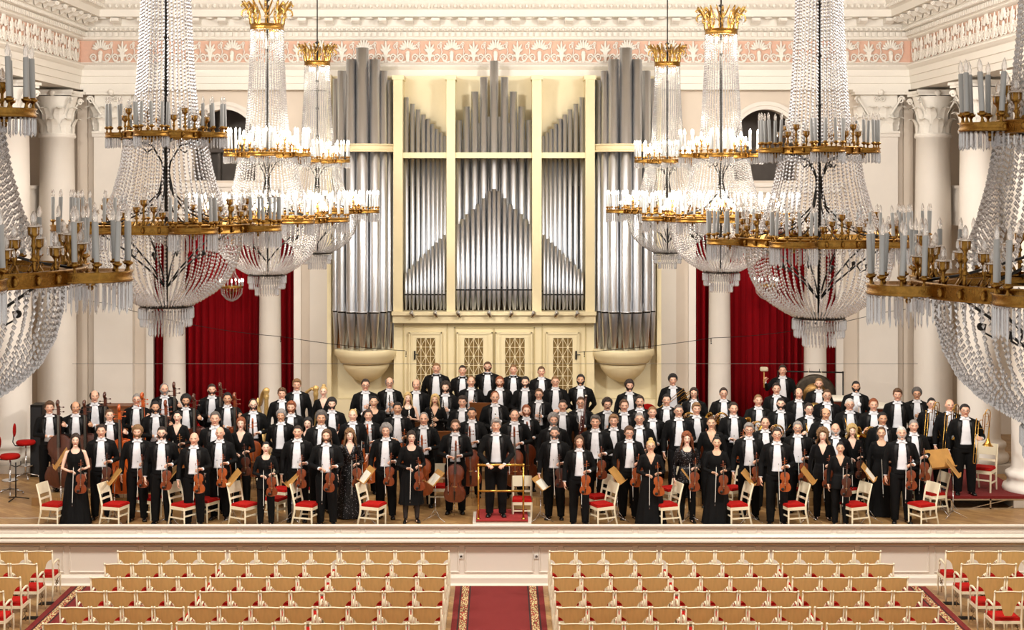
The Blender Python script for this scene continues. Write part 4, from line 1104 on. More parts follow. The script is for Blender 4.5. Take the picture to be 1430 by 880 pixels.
def shirt_mesh(pose):
    k = ('shirt', pose)
    if k in CACHE: return CACHE[k]
    m = MB(); torso(m, False, .014, 1.495, .97); m.tube([(0,.03,1.47),(0,.02,1.55)],[.068,.062],18)
    me = remesh(m, 'shirt', .012, [shirtm], 3)
    c_ = MB()
    c_.tube([(0,.028,1.495),(0,.018,1.565)],[.078,.066],20,cap=False)
    for s_ in (-1,1): c_.add([(0,-.052,1.552),(s_*.035,-.045,1.552),(s_*.03,-.064,1.528),(s_*.008,-.062,1.53)],[(0,1,2,3)])
    for key in ('r','l'):
        E, Wr, d, n, cu = POSES[pose][key]; E = V(E); Wr = V(Wr); q = (Wr-E).normalized(); c_.tube([Wr-q*.035, Wr+q*.008],[.034,.033],14)
    for z in (1.36,1.27,1.18): c_.ell((0,-.125+.02*0,z),(.005,.004,.005),6,4)
    m2 = c_.mesh('tmpc', [shirtm]); bm = bmesh.new(); bm.from_mesh(me); bm.from_mesh(m2); bm.to_mesh(me); bm.free(); CACHE[k] = me; return me
def trousers_mesh(wom=False, spread=0):
    k = ('trousers', wom, spread)
    if k in CACHE: return CACHE[k]
    m = MB(); legs(m, .018, .045, spread, wom); torso(m, wom, .012, 1.06, .84)
    for s_ in (-1,1): m.ell((s_*.075,.03,.93),(.1,.12,.12),12,8)
    me = remesh(m, 'trousers', .0135, [blackcloth], 4); CACHE[k] = me; return me
def shoes_mesh(wom=False, side=1):
    k = ('shoes', wom, side)
    if k in CACHE: return CACHE[k]
    m = MB()
    for s_ in ((1,) if side > 0 else (-1,)):
        T = Matrix.Translation((s_*.115,0,0)) @ Matrix.Rotation(s_*.18,4,'Z')
        w_ = .042 if not wom else .034
        secs = [(-.17,.3,.028),(-.15,.75,.04),(-.10,1.0,.055),(-.04,.95,.075),(.02,.85,.1),(.07,.85,.1),(.095,.6,.09)]
        vs = []; n = 10
        for (y, ws, h_) in secs:
            for i in range(n): a = PI*i/(n-1); vs.append((cos(a)*w_*ws, y, .004+sin(a)**.7*h_))
        fs = [(j*n+i,j*n+i+1,(j+1)*n+i+1,(j+1)*n+i) for j in range(len(secs)-1) for i in range(n-1)]
        fs += [tuple(range(n)), tuple((len(secs)-1)*n+i for i in range(n))[::-1]]
        fs += [(j*n,(j+1)*n,(j+1)*n+n-1,j*n+n-1) for j in range(len(secs)-1)]
        m.add(vs, fs, True, T); m.box(-w_*.85,w_*.85,.03,.095,0,.02,T); m.box(-w_*.9,w_*.9,-.15,-.02,0,.008,T)
    me = m.mesh('shoe', blacklac); CACHE[k] = me; return me
def bowtie_mesh():
    m = MB()
    for s_ in (-1,1): m.add([(s_*.004,-.0,.008),(s_*.05,-.004,.024),(s_*.052,-.004,-.022),(s_*.004,0,-.008),(s_*.004,-.014,.007),(s_*.05,-.018,.02),(s_*.052,-.018,-.019),(s_*.004,-.014,-.007)],[(0,1,2,3),(7,6,5,4),(0,4,5,1),(1,5,6,2),(2,6,7,3),(3,7,4,0)])
    m.box(-.007,.007,-.018,.0,-.009,.009); return m
BT_W = bowtie_mesh().mesh('bow_tie', shirtm); BT_B = bowtie_mesh().mesh('bow_tie', satin)
def top_mesh(pose, sleeve, neck, cloth, hem=.90):
    k = ('top', pose, sleeve, neck, cloth.name, hem)
    if k in CACHE: return CACHE[k]
    m = MB(); torso(m, True, .014, 1.49, .84); 
    if hem < .84: m.lathe([(.15,1.1),(.19,.95),(.2,hem)],24,Matrix.Diagonal((1,.75,1,1)))
    if sleeve is not None: arms(m, pose, True, .05, .044, .036, sleeve)
    me = remesh(m, 'top', .0115, [cloth], 3)
    if neck == 'v': fn = lambda c_: (c_.z > 1.28 and abs(c_.x) < (c_.z-1.28)*.42 and c_.y < .02) or (c_.z > 1.45 and abs(c_.x) < .085)
    elif neck == 'scoop': fn = lambda c_: ((c_.x/.09)**2+((c_.z-1.47)/.075)**2 < 1 and c_.y < .02) or (c_.z > 1.46 and abs(c_.x) < .09)
    elif neck == 'strapless': fn = lambda c_: c_.z > 1.395-(.0 if sleeve is None else 0) and abs(c_.x) < .125 and (c_.z > 1.395)
    else: fn = lambda c_: c_.z > 1.478 and abs(c_.x) < .08
    cut(me, fn); CACHE[k] = me; return me
def skirt_mesh(hem, cloth, wide=1.0):
    k = ('skirt', hem, cloth.name, wide)
    if k in CACHE: return CACHE[k]
    m = MB(); n = 96; rows = 14; vs = []
    for j in range(rows+1):
        t = j/rows; z = 1.08+(hem-1.08)*t
        base = .14+.05*min(1,t*(1.08-hem)/.2)+ (.10*wide)*max(0,(1.0-z))**1.3
        for i in range(n):
            a = 2*PI*i/n; f = 1+(.05*t+.0)*sin(a*9+1.3*sin(a*2))+.02*t*sin(a*17)
            vs.append((cos(a)*base*f, .025+sin(a)*base*f*.8, z))
    m.add(vs, [(j*n+i, j*n+(i+1)%n, (j+1)*n+(i+1)%n, (j+1)*n+i) for j in range(rows) for i in range(n)], True)
    me = m.mesh('skirt', cloth); CACHE[k] = me; return me
def sequin():
    m = mat('sequinned_cloth', (14,13,16), .35, .3); nt = m.node_tree; b = nt.nodes['Principled BSDF']
    tc = nt.nodes.new('ShaderNodeTexCoord'); v = nt.nodes.new('ShaderNodeTexVoronoi'); v.inputs['Scale'].default_value = 38
    nt.links.new(tc.outputs['Object'], v.inputs['Vector']); l = nt.nodes.new('ShaderNodeMath'); l.operation = 'LESS_THAN'; l.inputs[1].default_value = .17
    nt.links.new(v.outputs['Distance'], l.inputs[0]); mx = nt.nodes.new('ShaderNodeMix'); mx.data_type = 'RGBA'
    mx.inputs[6].default_value = lin((13,12,15)); mx.inputs[7].default_value = lin((210,206,214)); nt.links.new(l.outputs[0], mx.inputs[0]); nt.links.new(mx.outputs[2], b.inputs['Base Color'])
    return m
seq = sequin()
sheer = mat('sheer_brown_mesh', (72,48,42), .8)
# ---- hair
def hairmat(n, rgb): return mat('hair_'+n, rgb, .75, noise=.35, nscale=90, bump=.5, bscale=160, stretch=(1,1,.25))
HC = {'black': hairmat('black',(30,25,24)), 'dark': hairmat('dark_brown',(52,38,30)), 'brown': hairmat('brown',(92,64,42)), 'light': hairmat('light_brown',(140,104,68)),
      'blond': hairmat('blond',(214,180,118)), 'grey': hairmat('grey',(148,142,138)), 'white': hairmat('white',(214,210,204)), 'red': hairmat('auburn',(142,78,44)), 'darkgrey': hairmat('dark_grey',(92,86,82))}
def hair_mesh(style):
    k = ('hair', style)
    if k in CACHE: return CACHE[k]
    m = MB(); n = 48; rr = random.Random(hash(style) % 1000 if False else sum(map(ord, style)))
    def shell(p0, p1, th, rough, rows=12, tail=None, a_lo=-PI, a_hi=PI):
        vs = []; cnt = 0
        for j in range(rows+1):
            for i in range(n+1):
                a = a_lo+(a_hi-a_lo)*i/n; A0, A1 = p0(a), p1(a); p = A0+(A1-A0)*j/rows
                ee = th*(1-.75*(j/rows)**3)*(.35 if j == 0 and A0 > .3 else 1)+rough*(rr.random()-.4)*(1 if 0 < i < n else 0)
                vs.append(tuple(head_pt(a, p, max(.002, ee))))
        base = rows
        if tail:                                 # strands falling from the lower edge
            L, flare, tr = tail
            for q in range(1, tr+1):
                for i in range(n+1):
                    a = a_lo+(a_hi-a_lo)*i/n; x, y, z = vs[base*(n+1)+i]; t = q/tr; fk = max(0, min(1,(abs(a)-.75)/.35)); z += L*t*(1-fk)*.98
                    dx = sin(a)*flare*t+rough*(rr.random()-.5)*1.5; dy = -cos(a)*flare*t*.5+rough*(rr.random()-.5)
                    vs.append((x+dx, y+dy+.01*t+(.02*t if abs(a) > 2 else 0), z+(1.66-z)*0-L*t+.02*t*cos(a*7)))
            base += tr
        w_ = n+1
        m.add(vs, [(j*w_+i, j*w_+i+1, (j+1)*w_+i+1, (j+1)*w_+i) for j in range(base) for i in range(n)], True)
    front = lambda a: math.exp(-(a/.95)**4)
    def short(a, hl=.86, side=1.6, back=2.05):
        b_ = abs(a); return hl if b_ < .7 else (hl+(side-hl)*min(1,(b_-.7)/.55) if b_ < 1.25 else (side if b_ < 1.45 else side+(back-side)*min(1,(b_-1.45)/.8)))
    z0 = lambda a: .0
    if style == 'short': shell(z0, lambda a: short(a), .016, .006)
    elif style == 'crop': shell(z0, lambda a: short(a, .92, 1.5, 1.95), .008, .003)
    elif style == 'parted':
        shell(z0, lambda a: short(a, .95 if a > 0 else .8, 1.65), .022, .008); m.tube([(-.05,-.07,1.762),(0,-.088,1.772),(.05,-.07,1.765)],[.012,.016,.01],8)
    elif style == 'thick': shell(z0, lambda a: short(a, 1.0, 1.75, 2.2), .03, .012)
    elif style == 'curly': shell(z0, lambda a: short(a, .95, 1.75, 2.15), .03, .03)
    elif style == 'bushy': shell(z0, lambda a: short(a, .9, 2.05, 2.4), .038, .03)
    elif style == 'receding': shell(z0, lambda a: short(a, .5+.25*min(1,abs(a)/.5)**.5*0+.08*abs(a), 1.6, 2.05), .010, .004)
    elif style == 'balding': shell(lambda a: .95 if abs(a) > 1.2 else 1.2, lambda a: 1.25 if abs(a) < 1.15 else short(a, .9, 1.6, 2.1), .013, .006, a_lo=1.0, a_hi=2*PI-1.0)
    elif style == 'shoulder': shell(z0, lambda a: .8 if abs(a) < .7 else (.8+1.0*min(1,(abs(a)-.7)/.35)), .022, .006, tail=(.17,.03,5))
    elif style == 'bob': shell(z0, lambda a: .95 if abs(a) < .7 else (.95+.8*min(1,(abs(a)-.7)/.3)), .024, .006, tail=(.09,.01,3))
    elif style == 'long': shell(z0, lambda a: .8 if abs(a) < .7 else (.8+1.1*min(1,(abs(a)-.7)/.35)), .024, .008, tail=(.27,.05,7))
    elif style == 'wavy': shell(z0, lambda a: .8 if abs(a) < .7 else (.8+1.05*min(1,(abs(a)-.7)/.35)), .034, .02, tail=(.24,.07,7))
    elif style == 'curlylong': shell(z0, lambda a: .8 if abs(a) < .75 else (.8+1.1*min(1,(abs(a)-.75)/.3)), .05, .035, tail=(.12,.05,4))
    elif style == 'bun': shell(z0, lambda a: short(a, .8, 1.45, 2.0), .012, .003); m.ell((0,.12,1.72),(.045,.04,.045),12,8)
    elif style == 'topbun': shell(z0, lambda a: short(a, .85, 1.45, 2.0), .014, .004); m.ell((0,.05,1.81),(.045,.045,.035),12,8)
    elif style == 'pony': shell(z0, lambda a: short(a, .8, 1.5, 2.0), .012, .003); m.tube([(0,.11,1.7),(.03,.15,1.62),(.06,.13,1.5),(.07,.1,1.4)],[.02,.03,.025,.01],8)
    me = m.mesh('hair', HC['brown']); CACHE[k] = me; return me
def beard_mesh(kind):
    k = ('beard', kind)
    if k in CACHE: return CACHE[k]
    m = MB(); n = 26; rr = random.Random(3)
    th = {'full':.014,'short':.006,'stubble':.003}[kind]; vs = []
    for j in range(7):
        for i in range(n+1):
            a = -1.35+2.7*i/n; p0 = 1.62+.62*math.exp(-(a/.55)**2)+.25*math.exp(-(a/.9)**2)*0; p = p0+(2.75-p0)*j/6
            ee = th*(.3 if j in (0,6) else 1)+(.004 if th > .004 else .001)*(rr.random()-.3); v = head_pt(a, p, .002+ee); 
            if v.z < 1.6: v.y -= .02*math.exp(-(a/.5)**2)*.55*min(1,(1.602-v.z)/.02)+.002
            vs.append(tuple(v))
    w_ = n+1; m.add(vs, [(j*w_+i,j*w_+i+1,(j+1)*w_+i+1,(j+1)*w_+i) for j in range(6) for i in range(n)], True)
    m.tube([(-.034,-.076,1.602),(-.02,-.094,1.617),(0,-.1,1.6215),(.02,-.094,1.617),(.034,-.076,1.602)],[.003,.005,.0055,.005,.003],6)
    me = m.mesh('beard', HC['brown']); CACHE[k] = me; return me
def glasses_mesh():
    m = MB()
    for s_ in (-1,1):
        m.tube([(s_*.034+.021*cos(t),-.106+.003*abs(cos(t)),1.673+.015*sin(t)) for t in [k*PI/6 for k in range(12)]], .0022, 5, closed=True)
        m.tube([(s_*.055,-.1,1.676),(s_*.074,-.05,1.676),(s_*.079,.015,1.672)], .002, 5)
    m.tube([(-.013,-.107,1.676),(0,-.11,1.678),(.013,-.107,1.676)], .002, 5)
    return m.mesh('glasses', blackm)
GLASSES = glasses_mesh()
_m = MB(); _m.tube([(-.034,-.076,1.602),(-.02,-.096,1.617),(0,-.102,1.622),(.02,-.096,1.617),(.034,-.076,1.602)],[.003,.005,.006,.005,.003],6); MOUST = _m.mesh('moustache', HC['brown'])
def setmat(o, m):
    o.material_slots[0].link = 'OBJECT'; o.material_slots[0].material = m
LAPS = {}
def make_person(spec):
    """spec: dict(x,y,z,h,sex,pose,hair,hc,beard,glasses,dress,skin,turn,tie)"""
    w_ = spec['sex'] == 'w'; sc = spec['h']/1.79; pose = spec['pose']
    o = mk('person', body_mesh(pose, w_), None, (spec['x'],spec['y'],spec['z'])); o.scale = (sc*spec.get('fat',1),sc*spec.get('fat',1)**.5,sc); o.rotation_euler = (0,0,spec.get('turn',0))
    setmat(o, (SKW if w_ else SKM)[spec.get('skin',0) % (2 if w_ else 3)])
    if spec.get('hair') and spec['hair'] != 'bald':
        h_ = mk('hair', hair_mesh(spec['hair']), o); setmat(h_, HC[spec['hc']])
    if spec.get('beard'):
        b_ = mk('beard', beard_mesh(spec['beard']), o); setmat(b_, HC[spec.get('bc', spec['hc'])])
    if spec.get('glasses'): mk('glasses', GLASSES, o)
    if spec.get('moust'): b_ = mk('moustache', MOUST, o); setmat(b_, HC[spec['hc']])
    if not w_:
        j = mk('tailcoat', jacket_mesh(pose), o)
        if pose not in LAPS: LAPS[pose] = lapels(jacket_mesh(pose))
        mk('lapel', LAPS[pose], j); s_ = mk('shirt', shirt_mesh(pose), o)
        bt = mk('bow_tie', BT_B if spec.get('tie') == 'b' else BT_W, s_, (0,-.068,1.522)); bt.scale = (1.3,1,1.3) if spec.get('tie') == 'b' else (1,1,1)
        mk('trousers', trousers_mesh(), o); [mk('shoe', shoes_mesh(False, q), o) for q in (1,-1)]
    else:
        d = spec.get('dress','gown'); cl = spec.get('cloth', blackcloth)
        [mk('shoe', shoes_mesh(True, q), o) for q in (1,-1)]
        if d == 'trousers':
            mk('blouse', top_mesh(pose, spec.get('sleeve',.97), spec.get('neck','scoop'), cl, .80), o); mk('trousers', trousers_mesh(True), o)
        elif d == 'knee':
            mk('blouse', top_mesh(pose, spec.get('sleeve',.97), spec.get('neck','scoop'), cl), o); mk('skirt', skirt_mesh(.36, cl, .8), o)
            m = CACHE.get('tights')
            if m is None: q = MB(); legs(q, .003, .075, 0, True); m = CACHE['tights'] = q.mesh('tights', mat('dark_tights',(34,26,26),.6))
            mk('tights', m, o)
        else:
            mk('bodice', top_mesh(pose, spec.get('sleeve',.97), spec.get('neck','scoop'), cl), o); mk('skirt', skirt_mesh(.02, spec.get('cloth2', cl), spec.get('wide',1.0)), o)
            if spec.get('sheer'):
                k = ('sleeves', pose)
                if k not in CACHE:
                    m = MB(); arms(m, pose, True, .043, .038, .03, .97); CACHE[k] = remesh(m, 'sleeves', .0115, [sheer], 3)
                mk('sleeves', CACHE[k], o)
    return o
# ================================================================== instruments
def varnish(n, rgb): return mat('varnish_'+n, rgb, .28, noise=.3, nscale=7, coat=.5, stretch=(4,4,1))
VARN = {'red brown': varnish('red_brown',(132,60,28)), 'dark brown': varnish('dark_brown',(84,40,26)), 'orange brown': varnish('orange_brown',(176,84,34)), 'golden brown': varnish('golden',(168,98,44)), 'bright orange': varnish('bright_orange',(204,90,30))}
def outline(L, wu, wc, wl, n=10):
    # right half of a bowed body from the bottom (z=0) to the top (z=L)
    key = [(0,0),(wl*.55,.01*L),(wl*.9,.09*L),(wl,.2*L),(wl*.93,.30*L),(wl*.80,.365*L),(wl*.84,.385*L),(wc*1.02,.43*L),(wc,.52*L),(wc*1.04,.6*L),(wu*1.0,.655*L),(wu*.93,.67*L),(wu*.99,.74*L),(wu*1.0,.81*L),(wu*.88,.91*L),(wu*.5,.985*L),(wu*.14,L),(0,L)]
    return key
def fiddle(kind):
    """bowed instrument standing on its tail: belly faces -y, z up, origin at the tail"""
    P = {'violin':(.356,.084,.056,.104,.032,.27), 'cello':(.755,.172,.12,.22,.12,.50), 'bass':(1.12,.26,.18,.345,.2,.74)}[kind]
    L, wu, wc, wl, dep, nl = P
    if kind == 'bass': wu = .255
    half = outline(L, wu, wc, wl); poly = half+[(-x,z) for x,z in half[::-1][1:-1]]
    corners = {(round(abs(x),5), round(z,5)) for x, z in (half[5], half[6], half[10], half[11])}
    for it in range(2):                          # round the outline, keep the corners
        np_ = []
        for i, p_ in enumerate(poly):
            q_ = poly[(i+1) % len(poly)]; kp = (round(abs(p_[0]),5), round(p_[1],5)) in corners; kq = (round(abs(q_[0]),5), round(q_[1],5)) in corners
            if kp: np_.append(p_)
            else: np_.append((p_[0]*.75+q_[0]*.25, p_[1]*.75+q_[1]*.25))
            if not kq: np_.append((p_[0]*.25+q_[0]*.75, p_[1]*.25+q_[1]*.75))
            elif kp: pass
        poly = np_
    N = len(poly); m = MB(); arch = dep*.16; cen = (0, L*.45)
    def ring(sc, y): return [(x*sc, y, cen[1]+(z-cen[1])*sc) for x,z in poly]
    r = [ring(1.0,-dep/2),ring(.93,-dep/2-arch*.3),ring(.6,-dep/2-arch),ring(.2,-dep/2-arch*1.2)]
    q = [ring(1.0,dep/2),ring(.9,dep/2+arch*.4),ring(.5,dep/2+arch)]
    for a, b_ in ((r[0],r[1]),(r[1],r[2]),(r[2],r[3]),(q[0],r[0]),(q[1],q[0]),(q[2],q[1])):
        m.add(a+b_, [(i,(i+1)%N,N+(i+1)%N,N+i) for i in range(N)], True)
    m.add(r[3],[tuple(range(N))]); m.add(q[2],[tuple(range(N))[::-1]])
    for y in (-dep/2,dep/2): m.tube([(x*1.015,y,cen[1]+(z-cen[1])*1.01) for x,z in poly], L*.006, 5, closed=True)
    m2 = MB(); w_ = L*.035; top = L+nl; s = L/.356    # neck + scroll + pegs
    m2.tube([(0,-dep*.35,L-.01*s),(0,-dep*.42,L+nl*.25),(0,-dep*.5,L+nl*.6)],[w_*1.0,w_*.8,w_*.7],8)
    m2.box(-w_*.75,w_*.75,-dep*.5-w_*.5,-dep*.5+w_*.7,L+nl*.58,L+nl*.86)
    T = Matrix.Translation((0,-dep*.5,L+nl*.9))
    pts = []
    for k in range(16): t = k/15; a = -PI/2+t*3.0*PI; rr = w_*1.5*(1-.7*t); pts.append((0,-w_*.4-rr*cos(a)*1.0, w_*.8+rr*sin(a)))
    m2.tube(pts, [w_*.85*(1-.45*k/15) for k in range(16)], 8, T)
    for k in range(4):
        z = L+nl*(.62+.065*k); s_ = 1 if k % 2 else -1; m2.tube([(0,-dep*.5,z),(s_*w_*2.4,-dep*.5,z)],w_*.18,6); m2.ell((s_*w_*2.9,-dep*.5,z),(w_*.6,w_*.22,w_*.45),8,6)
    if kind == 'bass':
        for k in range(4): z = L+nl*(.62+.065*k); m2.box(-w_*.95,w_*.95,-dep*.5+w_*.5,-dep*.5+w_*.9,z-.012,z+.012)
    m3 = MB()                                    # fittings
    fb0, fb1 = L*.78, L+nl*.6; yb = -dep/2-arch*1.5
    m3.add([(-w_*.95,yb-.01*s,fb0),(w_*.95,yb-.01*s,fb0),(w_*.62,-dep*.5-w_*.8,fb1),(-w_*.62,-dep*.5-w_*.8,fb1),(-w_*.95,yb+.003*s,fb0),(w_*.95,yb+.003*s,fb0),(w_*.62,-dep*.5-w_*.3,fb1),(-w_*.62,-dep*.5-w_*.3,fb1)],[(0,1,2,3),(7,6,5,4),(0,4,5,1),(1,5,6,2),(2,6,7,3),(3,7,4,0)])
    yt = -dep/2-arch*1.1
    m3.add([(-w_*.35,yt-.004*s,.02*s),(w_*.35,yt-.004*s,.02*s),(w_*.75,yt-.014*s,.31*L),(-w_*.75,yt-.014*s,.31*L),(-w_*.35,yt+.006*s,.02*s),(w_*.35,yt+.006*s,.02*s),(w_*.75,yt-.004*s,.31*L),(-w_*.75,yt-.004*s,.31*L)],[(0,1,2,3),(7,6,5,4),(0,4,5,1),(1,5,6,2),(2,6,7,3),(3,7,4,0)])
    if kind == 'violin': m3.ell((-.045*s,-dep/2-.008,.045*s),(.03*s,.012,.03*s),10,6)
    yf = -dep/2-arch*.86
    for s_ in (-1,1):                            # f-holes
        x0 = s_*wc*.52; pts = [(x0-s_*.006*s,yf,.52*L),(x0-s_*.001*s,yf-.001,.535*L),(x0+s_*.004*s,yf,.5*L),(x0+s_*.012*s,yf,.42*L),(x0+s_*.019*s,yf+.002*s,.375*L),(x0+s_*.026*s,yf+.003*s,.39*L)]
        m3.tube(pts,[.004*s,.003*s,.0028*s,.0028*s,.003*s,.004*s],5)
    m4 = MB(); zb_ = .435*L; hb = .032*s
    m4.prism([(-.019*s,0),(-.011*s,0),(-.006*s,.008*s),(.006*s,.008*s),(.011*s,0),(.019*s,0),(.017*s,.02*s),(.0,.026*s),(-.017*s,.02*s)], -.0025*s, .0025*s, 'y', Matrix.Translation((0,yb+.002*s,zb_)) @ Matrix.Rotation(PI/2,4,'X') @ Matrix.Translation((0,0,0)))
    m5 = MB()
    for k in range(4):
        x = (k-1.5)*w_*.36; m5.tube([(x,yt-.016*s,.31*L),(x,yb-.022*s,zb_),(x*.7,-dep*.5-w_*.95,fb1)],.0007*s if kind != 'violin' else .0008,4)
    e = empty(kind)
    b_ = m.obj('body', VARN['red brown'], e); m2.obj('neck', VARN['red brown'], e); m3.obj('fingerboard', ebony, e); m4.obj('bridge', tanwood, e); m5.obj('strings', string_m, e)
    if kind != 'violin':
        MB().tube([(0,0,.02),(0,0,-.28 if kind == 'cello' else -.12)],.006,6).obj('endpin', chrome, e)
    return e
PROTO = {k: fiddle(k) for k in ('violin','cello','bass')}
def place(proto, name, loc, rot, label, cat, group, scale=1, mats=None):
    o = copy_tree(PROTO[proto]); o.name = name; o.location = loc; o.rotation_euler = rot; o.scale = (scale,)*3
    tag(o, label, cat, group)
    if mats:
        for c_ in o.children:
            if c_.name.split('.')[0] in mats: setmat(c_, mats[c_.name.split('.')[0]])
    return o
e = empty('bow'); MB().tube([(0,.0,0),(0,.012,.2),(0,.014,.4),(0,.006,.62),(0,-.006,.74)],.0042,6).obj('stick', brownwood, e)
MB().box(-.005,.005,-.014,-.008,.02,.735).obj('bow_hair', bowhair, e); m = MB(); m.box(-.006,.006,-.02,.004,.03,.075); m.box(-.005,.005,-.016,0,.725,.745); m.obj('frog', ebony, e); PROTO['bow'] = e
def keyed_pipe(name, L, r0, r1, bell, body, keys, n=9):
    e = empty(name); m = MB(); m.lathe([(bell*.8,0),(bell,.01),(r1*1.3,.07),(r1,.1),(r1,L*.5-.01),(r1*1.2,L*.5),(r1*1.2,L*.5+.02),(r0,L*.5+.03),(r0,L-.08),(r0*1.15,L-.07),(r0*.8,L-.02),(r0*.5,L)],12); m.obj('body', body, e)
    m = MB()
    for z in (.1,L*.5,L*.5+.02,L-.08): m.lathe([(r1*1.0,-.003),(r1*1.45,-.003),(r1*1.45,.003),(r1*1.0,.003)],12,Matrix.Translation((0,0,z)))
    for k in range(n): z = .1+(L-.24)*k/(n-1); m.ell((.004*(-1)**k,-r1*1.3,z),(.011,.006,.011),8,5); m.tube([(r1*1.1,-r1*.6,z-.03),(r1*1.1,-r1*.6,z+.04)],.0022,5)
    m.obj('keywork', keys, e); return e
PROTO['clarinet'] = keyed_pipe('clarinet', .66, .013, .0145, .034, ebony, silver)
PROTO['oboe'] = keyed_pipe('oboe', .60, .010, .0125, .022, ebony, silver)
e = empty('flute'); m = MB(); m.tube([(0,0,0),(0,0,.67)],.0105,10); m.lathe([(.0105,-.006),(.014,-.004),(.014,.004),(.0105,.006)],10,Matrix.Translation((0,0,.45))); m.obj('tube', silver, e)
m = MB()
for k in range(12): m.ell((0,-.012,.05+k*.033),(.009,.005,.009),8,5)
m.ell((0,-.013,.59),(.013,.006,.018),8,5); m.obj('keywork', silver, e); PROTO['flute'] = e
# bassoon-like dark double tube
e = empty('bassoon'); m = MB(); m.tube([(0,0,.0),(0,0,.9)],.024,10); m.tube([(.045,0,.0),(.045,0,1.3)],[.024,.019],10); m.tube([(.02,0,.02),(.02,0,-.03)],.04,10); m.obj('body', mat('maple_bassoon',(70,26,20),.25), e)
m = MB(); m.tube([(0,0,.9),(-.03,-.03,1.0),(-.07,-.1,1.0)],.004,6); m.lathe([(.02,-.02),(.026,-.02),(.026,.02),(.02,.02)],10,Matrix.Translation((.045,0,1.3)))
for k in range(10): m.ell((.02*(k%2),-.03,.12+k*.08),(.013,.007,.014),8,5)
m.obj('keywork', silver, e); PROTO['bassoon'] = e
def bell(m, M, r=.15, l=.28, r0=.02, n=24):
    m.lathe([(r0,0),(r0*1.3,l*.3),(r0*2.0,l*.6),(r*.5,l*.85),(r*.8,l*.96),(r,l),(r*.985,l+.002),(r*.78,l*.955),(r*.48,l*.84),(r0*1.8,l*.6)], n, M, cap=False)
# french horn, seen from the front: coils in the xz plane, bell up to the left
e = empty('french_horn'); m = MB()
m.tube([(.13*cos(t),.01*sin(t*2),.13*sin(t)) for t in [k*2*PI/28 for k in range(28)]],.009,8,closed=True)
m.tube([(.105*cos(t)+.01,.02,.105*sin(t)) for t in [k*2*PI/24 for k in range(20)]],.011,8)
m.tube([(.07*cos(t),-.015,.07*sin(t)-.02) for t in [k*2*PI/20 for k in range(21)]],.007,6)
m.tube([(.13,0,.0),(.2,-.04,.08),(.23,-.08,.16)],.006,6); m.ell((.235,-.085,.17),(.012,.012,.014),8,6)
m.obj('coiled_tube', brass, e)
m = MB(); bell(m, Matrix.Translation((-.05,.03,-.1)) @ Matrix.Rotation(-1.0,4,'Y') @ Matrix.Rotation(.35,4,'X'), .15,.3,.022); m.obj('bell', brass, e)
m = MB()
for k in range(3): m.tube([(.0+k*.032,-.03,-.02),(.0+k*.032,-.03,.05)],.011,8)
for k in range(3): m.tube([(.0+k*.032,-.03,.05),(-.0+k*.032,-.03,.08)],.004,6)
for k in range(3): m.tube([(-.04+k*.03,-.02,-.03),(-.05+k*.03,-.02,-.09),(-.03+k*.03,-.02,-.09),(-.025+k*.03,-.02,-.03)],.005,6)
m.obj('valves', silver, e); PROTO['horn'] = e
e = empty('trumpet'); m = MB(); m.tube([(0,0,.5),(0,0,.1),(0,.02,.05),(0,.05,.05),(0,.07,.1),(0,.07,.38)],.0065,8); m.tube([(0,.07,.38),(0,.045,.43),(0,0.03,.4),(0,.03,.15)],.006,8); m.ell((0,0,.5),(.013,.013,.012),8,6); m.obj('tubing', brass, e)
m = MB(); bell(m, Matrix.Translation((0,.07,.2)) @ Matrix.Rotation(PI,4,'X'), .062,.24,.008); m.obj('bell', brass, e)
m = MB()
for k in range(3): m.tube([(0,.035,.2+k*.035-.0),(.0,.035,.2+k*.035+.001)],.011,8); m.tube([(-.06,.035,.2+k*.035),(.05,.035,.2+k*.035)],.009,8)
m.obj('valves', silver, e); PROTO['trumpet'] = e
# trombone held upright: slide down on one side, bell down on the other
e = empty('trombone'); m = MB()
m.tube([(-.16,0,.35),(-.16,0,-.45),(-.15,0,-.49),(-.12,0,-.49),(-.11,0,-.45),(-.11,0,.33)],.0075,8); m.bar((-.16,0,.25),(-.11,0,.25),.006); m.bar((-.16,0,.05),(-.11,0,.05),.006); m.bar((-.16,0,-.3),(-.11,0,-.3),.006); m.ell((-.16,0,.37),(.014,.014,.02),8,6)
m.obj('slide', brass, e)
m = MB(); m.tube([(-.11,0,.33),(-.08,0,.36),(-.03,0,.36)],.008,8); m.tube([(0,.0,.1),(0,.0,.52),(.02,0,.57),(.07,0,.57),(.09,0,.52),(.09,0,.2)],[.010]*6,8); m.bar((0,0,.44),(.09,0,.44),.006); m.bar((0,0,.25),(.09,0,.25),.006); m.bar((-.11,0,.2),(0,0,.2),.006)
m.tube([(-.03,.03,.2),(-.03,.03,.45),(0,.03,.5),(.05,.03,.5),(.07,.03,.45),(.07,.03,.3),(.03,.03,.28)],.008,8); m.obj('tuning_tube', brass, e)
m = MB(); bell(m, Matrix.Translation((.09,0,.24)) @ Matrix.Rotation(PI,4,'X'), .11,.36,.012); m.obj('bell', brass, e); PROTO['trombone'] = e
